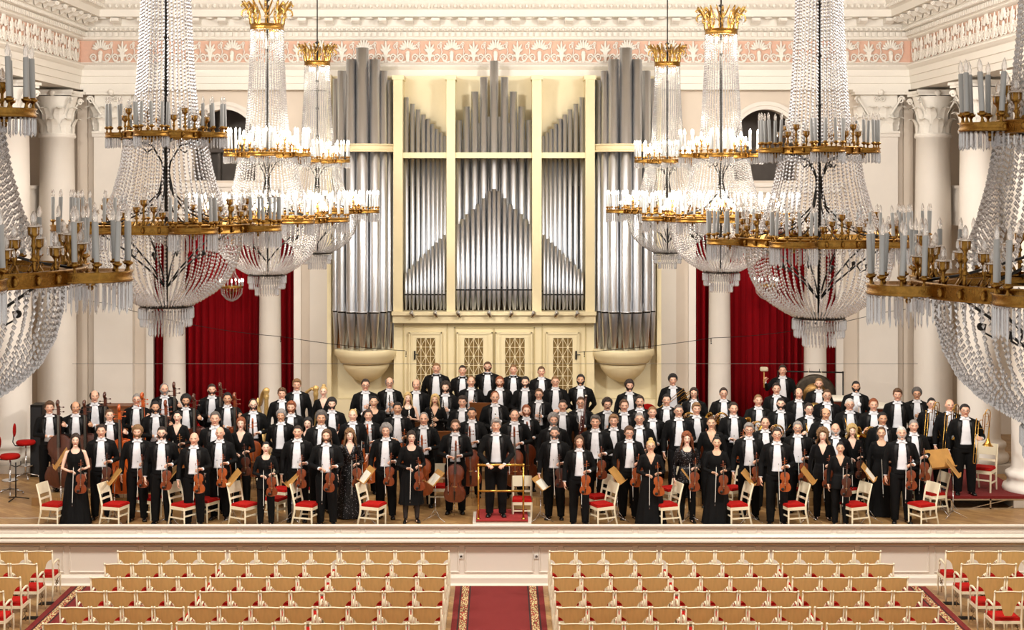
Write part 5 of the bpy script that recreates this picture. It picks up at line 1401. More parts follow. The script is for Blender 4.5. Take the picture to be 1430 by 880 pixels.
# tuba / wagner tuba
e = empty('tuba'); m = MB(); m.tube([(.1,0,.0),(.1,0,-.25),(.06,0,-.32),(-.03,0,-.32),(-.09,0,-.25),(-.09,0,.1),(-.05,0,.16),(0,0,.1),(0,0,-.2)],[.05,.045,.04,.035,.03,.025,.02,.015,.012],10)
m.tube([(-.06,-.03,-.2),(-.06,-.03,.05),(.0,-.03,.1),(.05,-.03,.05),(.05,-.03,-.2),(.0,-.03,-.24)],.012,8,closed=True); m.obj('tubing', brass, e)
m = MB(); bell(m, Matrix.Translation((.1,0,-.02)), .15,.4,.05); m.obj('bell', brass, e)
m = MB()
for k in range(4): m.tube([(-.04+k*.03,-.06,-.14),(-.04+k*.03,-.06,.0)],.011,8)
m.obj('valves', silver, e); PROTO['tuba'] = e

# ------------------------------------------------------------------ stage chair, stands, stools
def stage_chair():
    e = empty('stage_chair'); W, D = .2, .2; SZ = .45
    for sx in (-1,1):
        m = MB(); m.tube([(sx*(W-.02),-D+.02,0),(sx*(W-.015),-D+.02,SZ-.03)],[.017,.022],4); m.obj('leg', ivory, e)
        m = MB(); m.tube([(sx*(W-.03),D+.06,0),(sx*(W-.02),D-.01,.3),(sx*(W-.02),D-.015,SZ),(sx*(W-.015),D+.03,.7),(sx*(W-.015),D+.085,.9)],[.017,.022,.024,.021,.016],4); m.obj('leg', ivory, e)
    m = MB(); m.box(-W+.01,W-.01,-D,-D+.025,SZ-.09,SZ-.02); m.box(-W+.01,W-.01,D-.03,D-.005,SZ-.09,SZ-.02)
    for sx in (-1,1): m.box(sx*(W-.02)-.012,sx*(W-.02)+.012,-D+.02,D-.02,SZ-.09,SZ-.02); m.box(sx*(W-.02)-.009,sx*(W-.02)+.009,-D+.02,D+.02,.17,.2)
    m.box(-W+.03,W-.03,-D+.012,-D+.03,.22,.25); m.obj('seat_frame', ivory, e)
    m = MB(); n = 8; w_ = W-.005; pr = []
    for k in range(n+1):
        u = -1+2*k/n; pr.append((u*w_, -D*.98, 0)); 
    m.prism([(-w_,-D-.005),(w_,-D-.005),(w_*.95,D-.02),(-w_*.95,D-.02)],SZ-.02,SZ+.018,'z'); m.prism([(-w_*.93,-D+.01),(w_*.93,-D+.01),(w_*.88,D-.035),(-w_*.88,D-.035)],SZ+.018,SZ+.035,'z'); m.obj('seat_cushion', redcush, e)
    m = MB(); vs = []
    for k in range(n+1):
        u = -1+2*k/n; by = .02*(1-u*u)
        for (z, y0) in ((.68,D+.03),(.9,D+.083)): vs += [(u*(W-.012),y0+by-.009,z),(u*(W-.012),y0+by+.009,z)]
    fs = []
    for k in range(n): a = k*4; b_ = a+4; fs += [(a,b_,b_+2,a+2),(a+1,a+3,b_+3,b_+1),(a+2,b_+2,b_+3,a+3),(a,a+1,b_+1,b_)]
    fs += [(0,2,3,1),(n*4,n*4+1,n*4+3,n*4+2)]; m.add(vs, fs, False); m.obj('backrest', ivory, e)
    m = MB(); vs = []
    for k in range(n+1):
        u = -1+2*k/n; by = .012*(1-u*u)
        for (z, y0) in ((.56,D-.0),(.60,D+.01)): vs += [(u*(W-.018),y0+by-.007,z),(u*(W-.018),y0+by+.007,z)]
    m.add(vs, fs, False); m.obj('back_slat', ivory, e)
    return e
PROTO['stage_chair'] = stage_chair()
def music_stand(score=True):
    e = empty('music_stand'); m = MB()
    for k in range(3): a = k*2*PI/3+.5; m.tube([(0,0,.16),(.3*cos(a),.3*sin(a),.012)],.008,6); m.tube([(0,0,.3),(.15*cos(a),.15*sin(a),.1)],.005,6); m.ell((.3*cos(a),.3*sin(a),.012),.012,6,5)
    m.tube([(0,0,.1),(0,0,.6)],.011,8); m.tube([(0,0,.55),(0,0,.98)],.008,8); m.ell((0,0,.6),(.02,.02,.02),8,6); m.obj('tripod', chrome, e)
    T = Matrix.Translation((0,-.12,.98)) @ Matrix.Rotation(-.66,4,'X')
    m = MB(); m.box(-.27,.27,.0,.014,-.02,.42,T); m.box(-.27,.27,-.06,.0,-.02,-.004,T)
    for x in (-.27,.255): m.box(x,x+.015,-.008,.0,-.02,.42,T)
    m.tube([(0,.0,.96),(0,.05,1.1)],.012,8); m.obj('desk', tanwood, e)
    m = MB(); m.box(-.23,.0,-.012,-.002,-.005,.29,T); m.box(.002,.23,-.01,-.002,-.005,.29,T); m.obj('sheet_music', paper, e)
    return e
PROTO['music_stand'] = music_stand()
e = empty('wooden_stand'); m = MB(); m.box(-.03,.03,-.03,.03,.03,.9); m.box(-.2,.2,-.03,.03,0,.03); m.box(-.03,.03,-.2,.2,0,.035); m.obj('post', brownwood, e)
T = Matrix.Translation((0,-.02,.85)) @ Matrix.Rotation(-.3,4,'X'); m = MB(); m.box(-.24,.24,0,.016,0,.42,T); m.box(-.24,.24,-.06,0,0,.014,T)
for x in (-.24,.225): m.box(x,x+.015,-.008,0,0,.42,T)
m.obj('desk', brownwood, e); PROTO['wooden_stand'] = e
def stool():
    e = empty('swivel_stool'); m = MB()
    for k in range(5): a = k*2*PI/5; m.tube([(0,0,.1),(.27*cos(a),.27*sin(a),.045)],.012,6); m.lathe([(.0,0),(.02,.0),(.024,.02),(.012,.04)],8,Matrix.Translation((.27*cos(a),.27*sin(a),0)))
    m.tube([(0,0,.08),(0,0,.45)],.022,10); m.tube([(0,0,.4),(0,0,.64)],.014,10); m.lathe([(.16,.24),(.165,.25),(.16,.26)],20); 
    for k in range(3): a = k*2.09; m.tube([(0,0,.25),(.16*cos(a),.16*sin(a),.25)],.006,5)
    m.obj('chrome_base', chrome, e)
    m = MB(); m.lathe([(0,.64),(.16,.64),(.2,.66),(.205,.70),(.18,.725),(0,.73)],24,Matrix.Diagonal((1,.95,1,1))); m.obj('seat', redcush, e)
    m = MB(); m.tube([(-.05,.0,.62),(-.22,.0,.63),(-.27,.0,.7),(-.24,.0,.9)],.012,6); m.obj('back_bar', blackm, e)
    m = MB(); m.ell((-.235,0,.93),(.03,.15,.13),14,10); m.obj('backrest', redcush, e)
    return e
PROTO['stool'] = stool()
def harp():
    e = empty('harp'); T = Matrix.Identity(4)
    m = MB(); m.lathe([(.09,.0),(.1,.03),(.07,.08),(.055,.12),(.065,.2),(.05,.25),(.046,1.55),(.062,1.58),(.07,1.66),(.055,1.7),(.08,1.76),(.085,1.82),(.04,1.86)],16,Matrix.Translation((.42,0,0)))
    for k in range(8): a = k*PI/4; m.tube([(.42+.05*cos(a),.05*sin(a),.25),(.42+.047*cos(a),.047*sin(a),1.55)],.008,4)
    m.obj('column', harpgold, e)
    m = MB(); m.tube([(.42,0,1.72),(.3,0,1.78),(.15,0,1.68),(.02,0,1.48),(-.08,0,1.36),(-.2,0,1.36),(-.27,0,1.45),(-.25,0,1.52)],[.055,.065,.065,.06,.055,.05,.042,.02],8,flat=.6); m.obj('neck', harpgold, e)
    m = MB(); vs = []; 
    m.tube([(.32,0,.16),(.1,0,.65),(-.2,0,1.36)],[.16,.12,.05],12,flat=.8); m.obj('soundbox', harpgold, e)
    m = MB(); m.box(-.05,.5,-.2,.2,0,.06); m.prism([(.0,.06),(.48,.06),(.42,.18),(.12,.2)],-.17,.17,'y'); m.obj('base', harpgold, e)
    m = MB()
    for k in range(36):
        t = k/35; x = .37-t*.55; zt = 1.72-.36*t if t > .3 else 1.74; tt = (x-.32)/(-.52); zb_ = .2+tt*1.15
        m.tube([(x,0,zb_),(x,0,min(zt, 1.74-.42*t))],.0012,3)
    m.obj('strings', string_m, e); return e
PROTO['harp'] = harp()
# ================================================================== the orchestra
TABLE = """
69.2 560.5 m bass parted brown 1 bass:dark brown
105.4 560.5 m bass balding dark 2 bass:dark brown
132 545 m bass balding dark 1 bass:dark brown
153 571.5 m bass short brown 0 bass:bright orange
105.5 606 w both_violin long dark 0,gown,none,scoop violin:red brown
141.5 593 m side_violin short dark 1 violin:dark brown
192 594 m side_violin thick light 1S violin:red brown
191 549.6 m bass crop grey 1g bass:bright orange
229.5 535.5 m bass receding grey 1F bass:dark brown
216.7 560.5 m bass short black 2F bass:red brown
226 595.5 m side_violin crop dark 0gS violin:red brown
247.8 574 w both_violin bun black 0,trousers,long,v violin:golden brown
259.5 551 m bass curly black 2F bass:dark brown
271 604 m side_violin bald grey 1 violin:orange brown
307 596 m side_violin bald grey 1 violin:orange brown
295.8 536 m bass crop dark 1S bass:dark brown
317.6 548.5 m bass short black 2 bass:red brown
300.4 575 m behind short darkgrey 1 -
336.5 583 w both_violin bob red 0,trousers,long,v violin:dark brown
353.6 557 m cello receding dark 0gT cello:orange brown
392.6 572 m behind thick grey 2 -
393.7 542 m sides parted brown 1 -
414.5 529.5 m sides parted light 1 -
451.8 538 w sides topbun blond 0,gown,long,v -
406.8 560.5 m both_violin parted red 1S violin:golden brown
430 583 w behind long black 0,gown,long,scoop -
415.8 594 m side_violin crop dark 1 violin:red brown
448.5 573.6 m side_violin thick darkgrey 2 violin:orange brown
463.3 555.6 m both_violin thick black 0T violin:red brown
371.4 617 w both_violin bun black 0,trousers,long,scoop violin:red brown
456 600 m both_violin shoulder brown 1F violin:red brown
488.6 599.5 w side_violin wavy light 0s,gown,long,v violin:red brown
492.7 571.5 m sides receding blond 0 -
514.5 572 m cello short dark 1 cello:orange brown
510.4 529.5 m clarinet short dark 1g clarinet
522 553 w clasp pony black 1h,gown,sheer,scoop -
544 527 m clarinet balding grey 1g clarinet
539 591 m side_violin bushy grey 1 violin:red brown
555 562 m both_violin short black 2 violin:orange brown
569.6 548.5 w clarinet long blond 0,gown,none,scoop flute
574.5 602 w both_violin bob dark 0,knee,long,scoop violin:red brown
581.4 529.5 m sides balding dark 1 -
609.5 507 m behind crop light 1bH -
645.8 510 m behind crop dark 1b -
681 505 m behind crop brown 1bgSH -
717 509 m behind crop light 1b -
756 511.5 m behind crop brown 1 -
607.6 550.5 w clarinet long blond 1h,gown,long,v oboe
622.4 532.7 m clarinet curly dark 0S clarinet
658 525 m clarinet receding light 1 clarinet
645.8 553 m clasp parted dark 1 -
698 525.5 m behind short red 1S -
691.3 546.4 m clarinet receding red 1 flute
733.6 526 m clasp short black 0F -
591.8 576 m cello receding grey 1 cello:orange brown
636 586 m cello short brown 1T cello:red brown
659 568.7 m cello crop black 2 cello:red brown
692.7 585 m rail parted grey 1P -
718.6 571.5 m cello receding dark 1H cello:red brown
735 565.5 m cello short red 0F cello:red brown
752.7 543 m clarinet short brown 1g clarinet
773 577 m side_violin curly grey 1S violin:red brown
774.5 596 m side_violin crop darkgrey 1S violin:dark brown
775.5 525 m clasp crop light 1g -
811 523 m behind short black 2F -
785.8 558 m sides crop dark 1 -
811 554 m clarinet crop brown 1g clarinet
831.4 580 m side_violin parted darkgrey 1 violin:red brown
848 556 m clarinet curly dark 1gM clarinet
871.7 558 m both_violin short brown 1 violin:red brown
879 530.5 m sides thick dark 1S -
893.5 552.6 m sides short dark 1M -
857 579 m side_violin parted light 1 violin:orange brown
911 567.6 m clasp crop light 1 -
893 576 m side_violin crop grey 1g violin:red brown
809 610 m side_violin shoulder brown 1 violin:orange brown
878.5 595.5 m side_violin parted brown 1g violin:orange brown
909 613 w both_violin topbun blond 1gh,gown,long,v violin:orange brown
931 550.5 m side_violin short black 1 violin:red brown
939.6 522.6 m clasp thick black 1 trombone
969 541.7 m horn shoulder dark 1g horn
1010.5 541.7 m horn short dark 1g horn
947.8 565 m side_violin crop darkgrey 1g violin:red brown
972.6 562.7 m side_violin parted light 1 violin:red brown
993.6 582 w sides pony brown 1h,trousers,long,v -
959 604 w side_violin wavy red 0s,trousers,long,scoop violin:red brown
1001 608 w both_violin topbun black 1,gown,sheer,scoop violin:red brown
1024.4 562 m both_violin short dark 1 violin:orange brown
1046 591 m side_violin parted grey 1g violin:red brown
1085 597.6 m side_violin short dark 1g violin:orange brown
1068.6 582 m behind receding dark 1 -
1114 588.6 m side_violin short grey 1gM violin:red brown
1059 551 m horn crop light 1 horn
1093 510 m mallet short dark 1 -
1084.5 535 m sides short dark 1 -
1090.4 555.4 m horn crop black 0F horn
1115.5 541.7 m clasp balding dark 1 -
1143.6 528 m clasp crop light 1S -
1155 543.6 m sides crop brown 1g -
1130 563 m horn short dark 0g trumpet
1153 569.5 m horn balding dark 2H tuba
1166.8 591 m behind bald white 1Fw -
1149 598 w side_violin curlylong light 0v,trousers,long,v violin:red brown
1173.6 621 w side_violin bun black 1,trousers,long,v violin:dark brown
1190 593 w both_violin curlylong blond 0,gown,long,v violin:dark brown
1186.7 556.5 m clarinet crop white 1gH trumpet
1195.4 532 m clasp crop black 2F -
1220 556.7 m horn short red 1 horn
1232.5 575.8 m sides short black 2 -
1231 596 w side_violin bun brown 1,gown,long,scoop violin:orange brown
1259 595.5 m side_violin crop white 1Sw violin:red brown
1253.5 543 m sides parted brown 1 -
1280.5 541.5 m clarinet thick darkgrey 2g trumpet
1276 586 m side_violin crop grey 1 violin:red brown
1301 555.4 m trombone crop black 0g trombone
1326.4 557.3 m trombone bald dark 1 trombone
1347.6 564.6 m trombone short black 1gH trombone
"""
def solve(px, py, h, plat):
    best = None
    for z, y0, y1 in ((STZ,28.35,29.98),(LA,30.12,31.85),(LB,32.08,36.3)):
        for dh in [k*.01 for k in range(-14,15)]:
            hh = h+dh; y = F*(H-z-hh)/(py-VY)
            y = max(y0, min(y1, y)); err = abs(VY+F*(H-z-hh)/y-py)
            c_ = err*1.0+abs(dh)*12
            if best is None or c_ < best[0]: best = (c_, z, y, hh)
    if plat:
        z = STZ+.25; y = F*(H-z-h)/(py-VY)
        if y < 30.0 or y > 32.5: y = max(30.0, min(32.4, y))
        best = (0, z, y, H-z-(py-VY)*y/F)
    return best[1:]
SPEC = []
for ln in TABLE.strip().split('\n'):
    t = ln.split(' ', 7); px, py, sex, pose, hair, hc, fl, ins = float(t[0]), float(t[1]), t[2], t[3], t[4], t[5], t[6], t[7]
    if sex == 'w': fl, dress, sleeve, neck = fl.split(',')
    s = dict(px=px, py=py, sex=sex, pose=pose, hair=hair, hc=hc, ins=ins, skin=int(fl[0]), glasses='g' in fl, fl=fl)
    s['beard'] = 'full' if 'F' in fl else 'short' if 'S' in fl else 'stubble' if 'T' in fl else None
    s['moust'] = 'M' in fl; s['tie'] = 'b' if 'b' in fl else 'w'; s['fat'] = (1.2 if 'H' in fl else 1.09) if sex == 'm' else (1.12 if 'h' in fl else 1.04)
    if 'w' in fl and s['beard']: s['bc'] = 'white'
    top = {'bushy':.035,'thick':.015,'curly':.02,'topbun':.03,'curlylong':.03}.get(hair, .01)
    h0 = (1.79 if sex == 'm' else 1.67)
    if 'P' in fl: s['z'] = STZ+.14; s['y'] = 28.5; s['h'] = H-s['z']-(py-VY)*s['y']/F-top
    else:
        z, y, hh = solve(px, py, h0+top, px > 1240 and 541 < py < 566)
        s['z'], s['y'], s['h'] = z, y, hh-top
    s['x'] = PX(px, s['y'])
    if sex == 'w': s['skin'] = int(fl[0]); s['dress'] = dress; s['sleeve'] = None if sleeve == 'none' else .97; s['neck'] = neck; s['cloth'] = seq if 's' in fl else velvet if 'v' in fl else blackcloth; s['sheer'] = sleeve == 'sheer'
    SPEC.append(s)
# nudge people apart along the line of sight, keeping where their heads fall
def level(s): return {round(STZ,2):(28.35,29.98),round(LA,2):(30.12,31.85),round(LB,2):(32.08,36.4)}.get(round(s['z'],2),(29.95,32.4))
def setY(s, y):
    a, b_ = level(s); y = max(a, min(b_, y)); top = s['h']
    zt = H-(s['py']-VY)*y/F; off = {'bushy':.035,'thick':.015,'curly':.02,'topbun':.03,'curlylong':.03}.get(s['hair'], .01)
    h = zt-off-s['z']; lo, hi = (1.66,1.95) if s['sex'] == 'm' else (1.55,1.8)
    if lo <= h <= hi: s['y'] = y; s['h'] = h; s['x'] = PX(s['px'], y)
for it in range(60):
    for i, a in enumerate(SPEC):
        for b_ in SPEC[i+1:]:
            if a['z'] != b_['z'] or 'P' in a['fl'] or 'P' in b_['fl']: continue
            dx, dy = abs(a['x']-b_['x']), b_['y']-a['y']
            need = .62 if (a['ins'][:4] in ('cell','bass') or b_['ins'][:4] in ('cell','bass')) else .5
            if dx < .5 and abs(dy) < need:
                f_, k_ = (a, b_) if dy >= 0 else (b_, a); q = .04
                setY(f_, f_['y']-q); setY(k_, k_['y']+q)
for s in SPEC:
    if s['px'] == 911: setY(s, s['y']+.35)
SPEC.sort(key=lambda s: s['px'])
ROWS = [('front row',0,28.95),('second row',28.95,30.05),('third row',30.05,31.0),('fourth row',31.0,31.95),('fifth row',31.95,33.9),('back row',33.9,99)]
cnt = {}
HN = {'short':'short %s hair','crop':'cropped %s hair','parted':'parted %s hair','thick':'thick %s hair','curly':'curly %s hair','bushy':'bushy %s hair','receding':'receding %s hair','balding':'balding %s hair','bald':'bald head','shoulder':'long straight %s hair','bob':'bobbed %s hair','long':'long %s hair','wavy':'long wavy %s hair','curlylong':'curly %s hair','bun':'tied-back %s hair','topbun':'pinned-up %s hair','pony':'tied-back %s hair'}
HCN = {'darkgrey':'dark grey','light':'light brown','dark':'dark','red':'reddish'}
def W(p, o): return o.matrix_basis @ V(p)
people = []
for s in SPEC:
    s['row'] = next(r for r, a, b_ in ROWS if a <= s['y'] < b_); cnt[s['row']] = cnt.get(s['row'], 0)+1; s['ord'] = cnt[s['row']]
tr = random.Random(5)
for s in SPEC:
    s['turn'] = -math.atan2(s['x'], s['y'])*-.5*-1+tr.uniform(-.12,.12)+(.0 if s['pose'] != 'bass' else .12)
    if 'P' in s['fl']: s['turn'] = 0
    o = make_person(s); s['o'] = o
    hn = HN[s['hair']]; hn = hn % HCN.get(s['hc'], s['hc']) if '%s' in hn else hn
    pos = '%s from left in %s' % (ORD[s['ord']-1], s['row']) if s['ord'] > 1 else 'leftmost in %s' % s['row']
    if s['sex'] == 'm': base = 'man in tailcoat' if s['tie'] == 'w' else 'man in black bow tie'
    else: base = 'woman in black '+{'gown':'gown','trousers':'trousers','knee':'knee-length dress'}[s['dress']]
    if 's' in s['fl'] and s['sex'] == 'w': base = 'woman in sequinned '+{'gown':'gown','trousers':'top'}[s['dress']]
    ext = ', glasses' if s['glasses'] else (', beard' if s['beard'] in ('full','short') else '')
    lab = '%s, %s%s, %s' % (base, hn, ext, pos)
    if 'P' in s['fl']: lab = 'conductor in tailcoat with grey hair standing behind the brass rail on the podium'
    if s['pose'] == 'mallet': lab = 'man in tailcoat raising a large mallet beside the gong'
    tag(o, lab, 'person', 'orchestra, '+s['row'] if 'P' not in s['fl'] else None)
    s['who'] = ('woman' if s['sex'] == 'w' else 'man')+' '+('%s from left in %s' % (ORD[s['ord']-1], s['row']) if s['ord'] > 1 else 'leftmost in %s' % s['row'])
bpy.context.view_layer.update()
ir = random.Random(11)
def at(s, p): return W(p, s['o'])
def rot(s, rx=0, ry=0, rz=0):
    return (Matrix.Rotation(s['turn'],3,'Z') @ Matrix.Rotation(rz,3,'Z') @ Matrix.Rotation(ry,3,'Y') @ Matrix.Rotation(rx,3,'X')).to_euler()
for s in SPEC:
    ins = s['ins'].split(':'); k = ins[0]; col = ins[1] if len(ins) > 1 else None; who = s['who']; sc = s['h']/1.79*1.0
    if k == '-': continue
    if k == 'violin':
        ry = ir.uniform(-.06,.1); vs_ = 1.0 if s['row'] in ('front row','second row') else 1.08
        R3 = Matrix.Rotation(ry,3,'Y'); p = V((.115,-.262,1.13))-R3 @ V((0,0,.45*vs_)); p.y -= .02
        name = 'violin'
        place('violin', name, at(s, p), rot(s, .04, ry), '%s %s held by the %s' % (col, name, who), name, 'violins and violas', vs_, {'body':VARN[col],'neck':VARN[col]})
        if s['pose'] == 'both_violin': q = (-.045,-.275,.42+ir.uniform(-.03,.03)); br = ir.uniform(-.04,.04)
        else: q = (.03,-.285,.44+ir.uniform(-.05,.03)); br = ir.uniform(-.05,.06)
        place('bow', 'bow', at(s, q), rot(s, 0, br), 'violin bow hanging from the hand of the %s' % who, 'bow', 'bows')
    elif k == 'cello':
        place('cello', 'cello', at(s, (0,-.26,.28)), rot(s, .03, ir.uniform(-.03,.03)), '%s cello upright before the %s' % (col, who), 'cello', 'cellos', .93, {'body':VARN[col],'neck':VARN[col]})
        place('bow', 'bow', at(s, (-.1,-.36,.42)), rot(s, 0, -.03), 'cello bow held by the %s' % who, 'bow', 'bows')
    elif k == 'bass':
        place('bass', 'double_bass', at(s, (.23,-.27,.125)), rot(s, .02, -.03, -.35), '%s double bass held by the %s' % (col, who), 'double bass', 'double basses', .93, {'body':VARN[col],'neck':VARN[col]})
    elif k in ('clarinet','oboe','flute'):
        z0 = {'clarinet':.80,'oboe':.84,'flute':.82}[k]
        place(k, k, at(s, (0,-.295,z0)), rot(s, .08, ir.uniform(-.1,.15)), '%s held upright by the %s' % ({'clarinet':'black clarinet','oboe':'black oboe','flute':'silver flute'}[k], who), k, 'woodwind instruments')
    elif k == 'trumpet': place('trumpet','trumpet', at(s, (-.02,-.31,.95)), rot(s, .1, -.25), 'brass trumpet held by the %s' % who, 'trumpet', 'trumpets')
    elif k == 'horn': place('horn','french_horn', at(s, (-.07,-.34,1.17)), rot(s, 0, ir.uniform(-.2,.2)), 'coiled brass french horn held by the %s' % who, 'french horn', 'french horns')
    elif k == 'tuba': place('tuba','tuba', at(s, (-.08,-.33,1.02)), rot(s, 0, -.3), 'small brass tuba held by the %s' % who, 'tuba', 'french horns', .8)
    elif k == 'trombone': place('trombone','trombone', at(s, (.24 if s['px'] > 1340 else -.04 if s['pose'] == 'trombone' else .0,-.33,1.17)), rot(s, 0, .08 if s['pose'] == 'trombone' else .9), 'brass trombone held by the %s' % who, 'trombone', 'trombones')

# bassoon held beside the clarinettist, timpani, gong, cymbal, mallets
def nearest(px, py): return min(SPEC, key=lambda s: abs(s['px']-px)+abs(s['py']-py))
s = nearest(785.8,558); place('bassoon','bassoon', at(s,(.27,-.2,.62)), rot(s,0,.1), 'dark bassoon between two players behind the viola section', 'bassoon', None)
gy = 36.2; gx = PX(1138,gy); gz = PZ(552,gy)
e = empty('gong', (gx,gy,gz), 0, 'large dark bronze gong hanging in a black frame at the back right', 'gong')
m = MB(); T = Matrix.Rotation(PI/2,4,'X')
m.lathe([(0,.03),(.06,.05),(.1,.045),(.1,.03),(.3,.03),(.44,.02),(.5,.0),(.49,-.06),(.48,-.06),(.47,-.0),(0,.0)],48,T); m.obj('disc', gongm, e)
m = MB(); m.lathe([(.11,.032),(.29,.034),(.29,.028),(.11,.028)],48,T); m.obj('polished_ring', mat('polished_gong',(150,116,70),.4,.9,noise=.2), e)
m = MB(); m.tube([(-.2,0,.46),(-.12,0,.62)],.006,5); m.tube([(.2,0,.46),(.12,0,.62)],.006,5); m.obj('cord', ivory, e)
e = empty('tubular_frame', (gx,gy,LB), 0, 'black tubular frame carrying the gong', 'frame'); zf = PZ(519,gy)-LB
m = MB()
for x in (-.86,.68): m.tube([(x,.06,0),(x,.06,zf)],.018,8); m.bar((x-.0,-.25,.02),(x,.35,.02),.04)
m.tube([(-.88,.06,zf),(.7,.06,zf-.03)],.018,8); m.tube([(-.12,0.03,gz-LB+.62),(-.12,.06,zf)],.008,6); m.tube([(.12,.03,gz-LB+.62),(.12,.06,zf-.01)],.008,6); m.obj('tubing', blackm, e)
s = nearest(1143.6,528); e = empty('cymbal', at(s,(-.08,-.36,1.12)), 0, 'pair of bronze cymbals held by the bearded man before the gong', 'cymbal')
m = MB(); m.lathe([(0,.05),(.03,.05),(.045,.02),(.12,.01),(.2,.0),(.2,-.003),(.12,.006),(.04,.014),(0,.03)],32,Matrix.Rotation(PI/2-.2,4,'X')); m.obj('disc', cymb, e)
m = MB(); m.lathe([(0,-.05),(.03,-.05),(.045,-.02),(.12,-.01),(.2,-.004),(.2,-.007),(.12,-.014),(.04,-.03),(0,-.055)],32,Matrix.Rotation(PI/2-.2,4,'X')); m.obj('disc', cymb, e)
m = MB(); m.tube([(0,-.06,0),(0,-.09,.01),(0,-.06,.02)],.006,6); m.obj('strap', blackcloth, e)
s = nearest(1093,510); e = empty('gong_mallet', at(s,(-.385,-.262,1.40)), 0, 'big felt-headed mallet raised by the man beside the gong', 'mallet')
MB().tube([(0,0,-.1),(0,0,.28)],.014,8).obj('handle', tanwood, e); m = MB(); m.box(-.09,.09,-.06,.06,.28,.38); ho = m.obj('head', mat('felt_head',(206,192,166),.9), e); bv = ho.modifiers.new('b','BEVEL'); bv.width = .03; bv.segments = 3
s = nearest(1195.4,532); e = empty('drum_mallet', at(s,(.01,-.31,1.12)), 0, 'white-headed drum mallet before the dark-bearded man at the back right', 'mallet')
MB().tube([(0,0,-.15),(.02,0,.18)],.007,6).obj('handle', tanwood, e); MB().ell((.022,0,.22),(.045,.045,.05),12,8).obj('head', shirtm, e)
def timpano(px, py, y, lab):
    x = PX(px, y); z = LB; e = empty('timpani', (x,y,z), 0, lab, 'drum', 'kettledrums'); zt = PZ(py,y)-z
    m = MB(); m.lathe([(.05,zt-.5),(.2,zt-.46),(.33,zt-.3),(.36,zt-.1),(.36,zt-.02)],32); m.obj('kettle', copper, e)
    MB().lathe([(.36,zt-.03),(.375,zt-.03),(.375,zt+.01),(.355,zt+.02),(0,zt+.018)],32).obj('head', paper, e)
    m = MB()
    for k in range(4): a = k*PI/2+.4; m.tube([(.34*cos(a),.34*sin(a),zt-.1),(.3*cos(a),.3*sin(a),.02)],.014,6)
    m.tube([(.3*cos(a),.3*sin(a),.05) for a in [k*PI/8 for k in range(16)]],.012,6,closed=True); m.obj('stand', chrome, e)
timpano(1224,566,33.2,'copper kettledrum behind the brass players at the right'); timpano(1168,556,34.3,'copper kettledrum half hidden below the gong')
# harps
for px, py, y, nm in ((372,541,33.0,'behind the cellist with glasses'),(441,538,33.6,'beside the blonde woman, right of the other harp')):
    o = copy_tree(PROTO['harp']); o.name = 'harp'; y_ = y; zt = PZ(py,y)-LB; o.scale = (zt/1.87,)*3; hr = (-.45 if px > 400 else -1.1); o.location = (PX(px,y)-.42*zt/1.87*cos(hr), y-.42*zt/1.87*sin(hr)+.0, LB); o.rotation_euler = (0,0,hr)
    tag(o, 'gilded concert harp '+nm, 'harp', 'concert harps')

# podium
px0, px1 = 662, 742
e = empty('podium', (PX(701,28.6),28.6,STZ), 0, 'red carpeted conductor podium with a white base at centre stage', 'podium')
MB().box(-.54,.54,-.5,.5,0,.09).obj('base', stagewhite, e); MB().box(-.48,.48,-.44,.48,.09,.12).obj('riser', brownwood, e)
m = MB(); m.box(-.48,.48,-.45,.49,.115,.14); m.obj('carpet', mat('podium_carpet',(150,36,34),.95,noise=.1,nscale=80), e)
e = empty('podium_rail', (PX(699.5,28.22),28.22,STZ+.14), 0, 'polished brass safety rail in front of the conductor', 'rail')
m = MB(); a, h1 = .415, 1.0
for x in (-a,a): m.tube([(x,0,0),(x,0,h1)],.019,10); m.lathe([(.035,0),(.035,.015),(.02,.025)],12,Matrix.Translation((x,0,0)))
m.obj('post', brass, e)
m = MB(); m.tube([(-a-.02,0,h1),(a+.02,0,h1)],.024,10); m.tube([(-a,0,.52),(a,0,.52)],.019,10)
for x in (-a,a): m.ell((x,0,h1),(.03,.03,.03),10,8)
m.obj('crossbar', brass, e)
for x in (-a,a): pass

# ------------------------------------------------------------------ chairs, stands and stools on the stage
def onfloor(py, z=STZ): return F*(H-z)/(py-VY)
CHS = [(76,732,1,'at the far left of the stage front'),(161,733,1,'left of the curly-haired violinist in the front'),(257,733,1,'before the bald violinist'),(341,733,1,'left of the woman in black trousers at front'),(429,733,1,'at the front behind the long-bearded violinist'),(521,733,1,'in front of the bushy grey-haired violinist'),
 (207,721,1,'second line, behind the front violinists at left'),(287,724,1,'second line, right of the bald violinist'),(383,722,1,'second line, right of the woman in trousers'),(393,708,1,'third line, left of centre, behind the standing violinists'),(443,706,1,'third line, behind the front chair left of centre'),
 (613,703,0,'facing the hall, between cellist and short-haired woman'),(729,723,0,'facing the hall, right behind the podium'),
 (840,733,-1,'front, left of the violinist with brown parted hair'),(930,733,-1,'front, beside the woman with glasses'),(1028,733,-1,'front, right of the woman with sheer sleeves'),(1107,733,-1,'front, right of the violinist with dark-rimmed glasses'),(1193,733,-1,'front, right of the small woman violinist'),(1288,733,-1,'rightmost at the stage front'),
 (835,719,-1,'second line, right of the long-haired violist'),(936,707,-1,'third line, right of the woman with glasses'),(1024,706,-1,'third line, behind the sheer-sleeved woman'),(1104,708,-1,'third line, behind the man with dark-rimmed glasses'),(1187,706,-1,'third line, behind the small woman violinist'),(1278,706,-1,'third line, right of the white-haired violinist'),(1303,714,-1,'near the trombones, before the large tilted stand')]
cr = random.Random(2); CHO = []
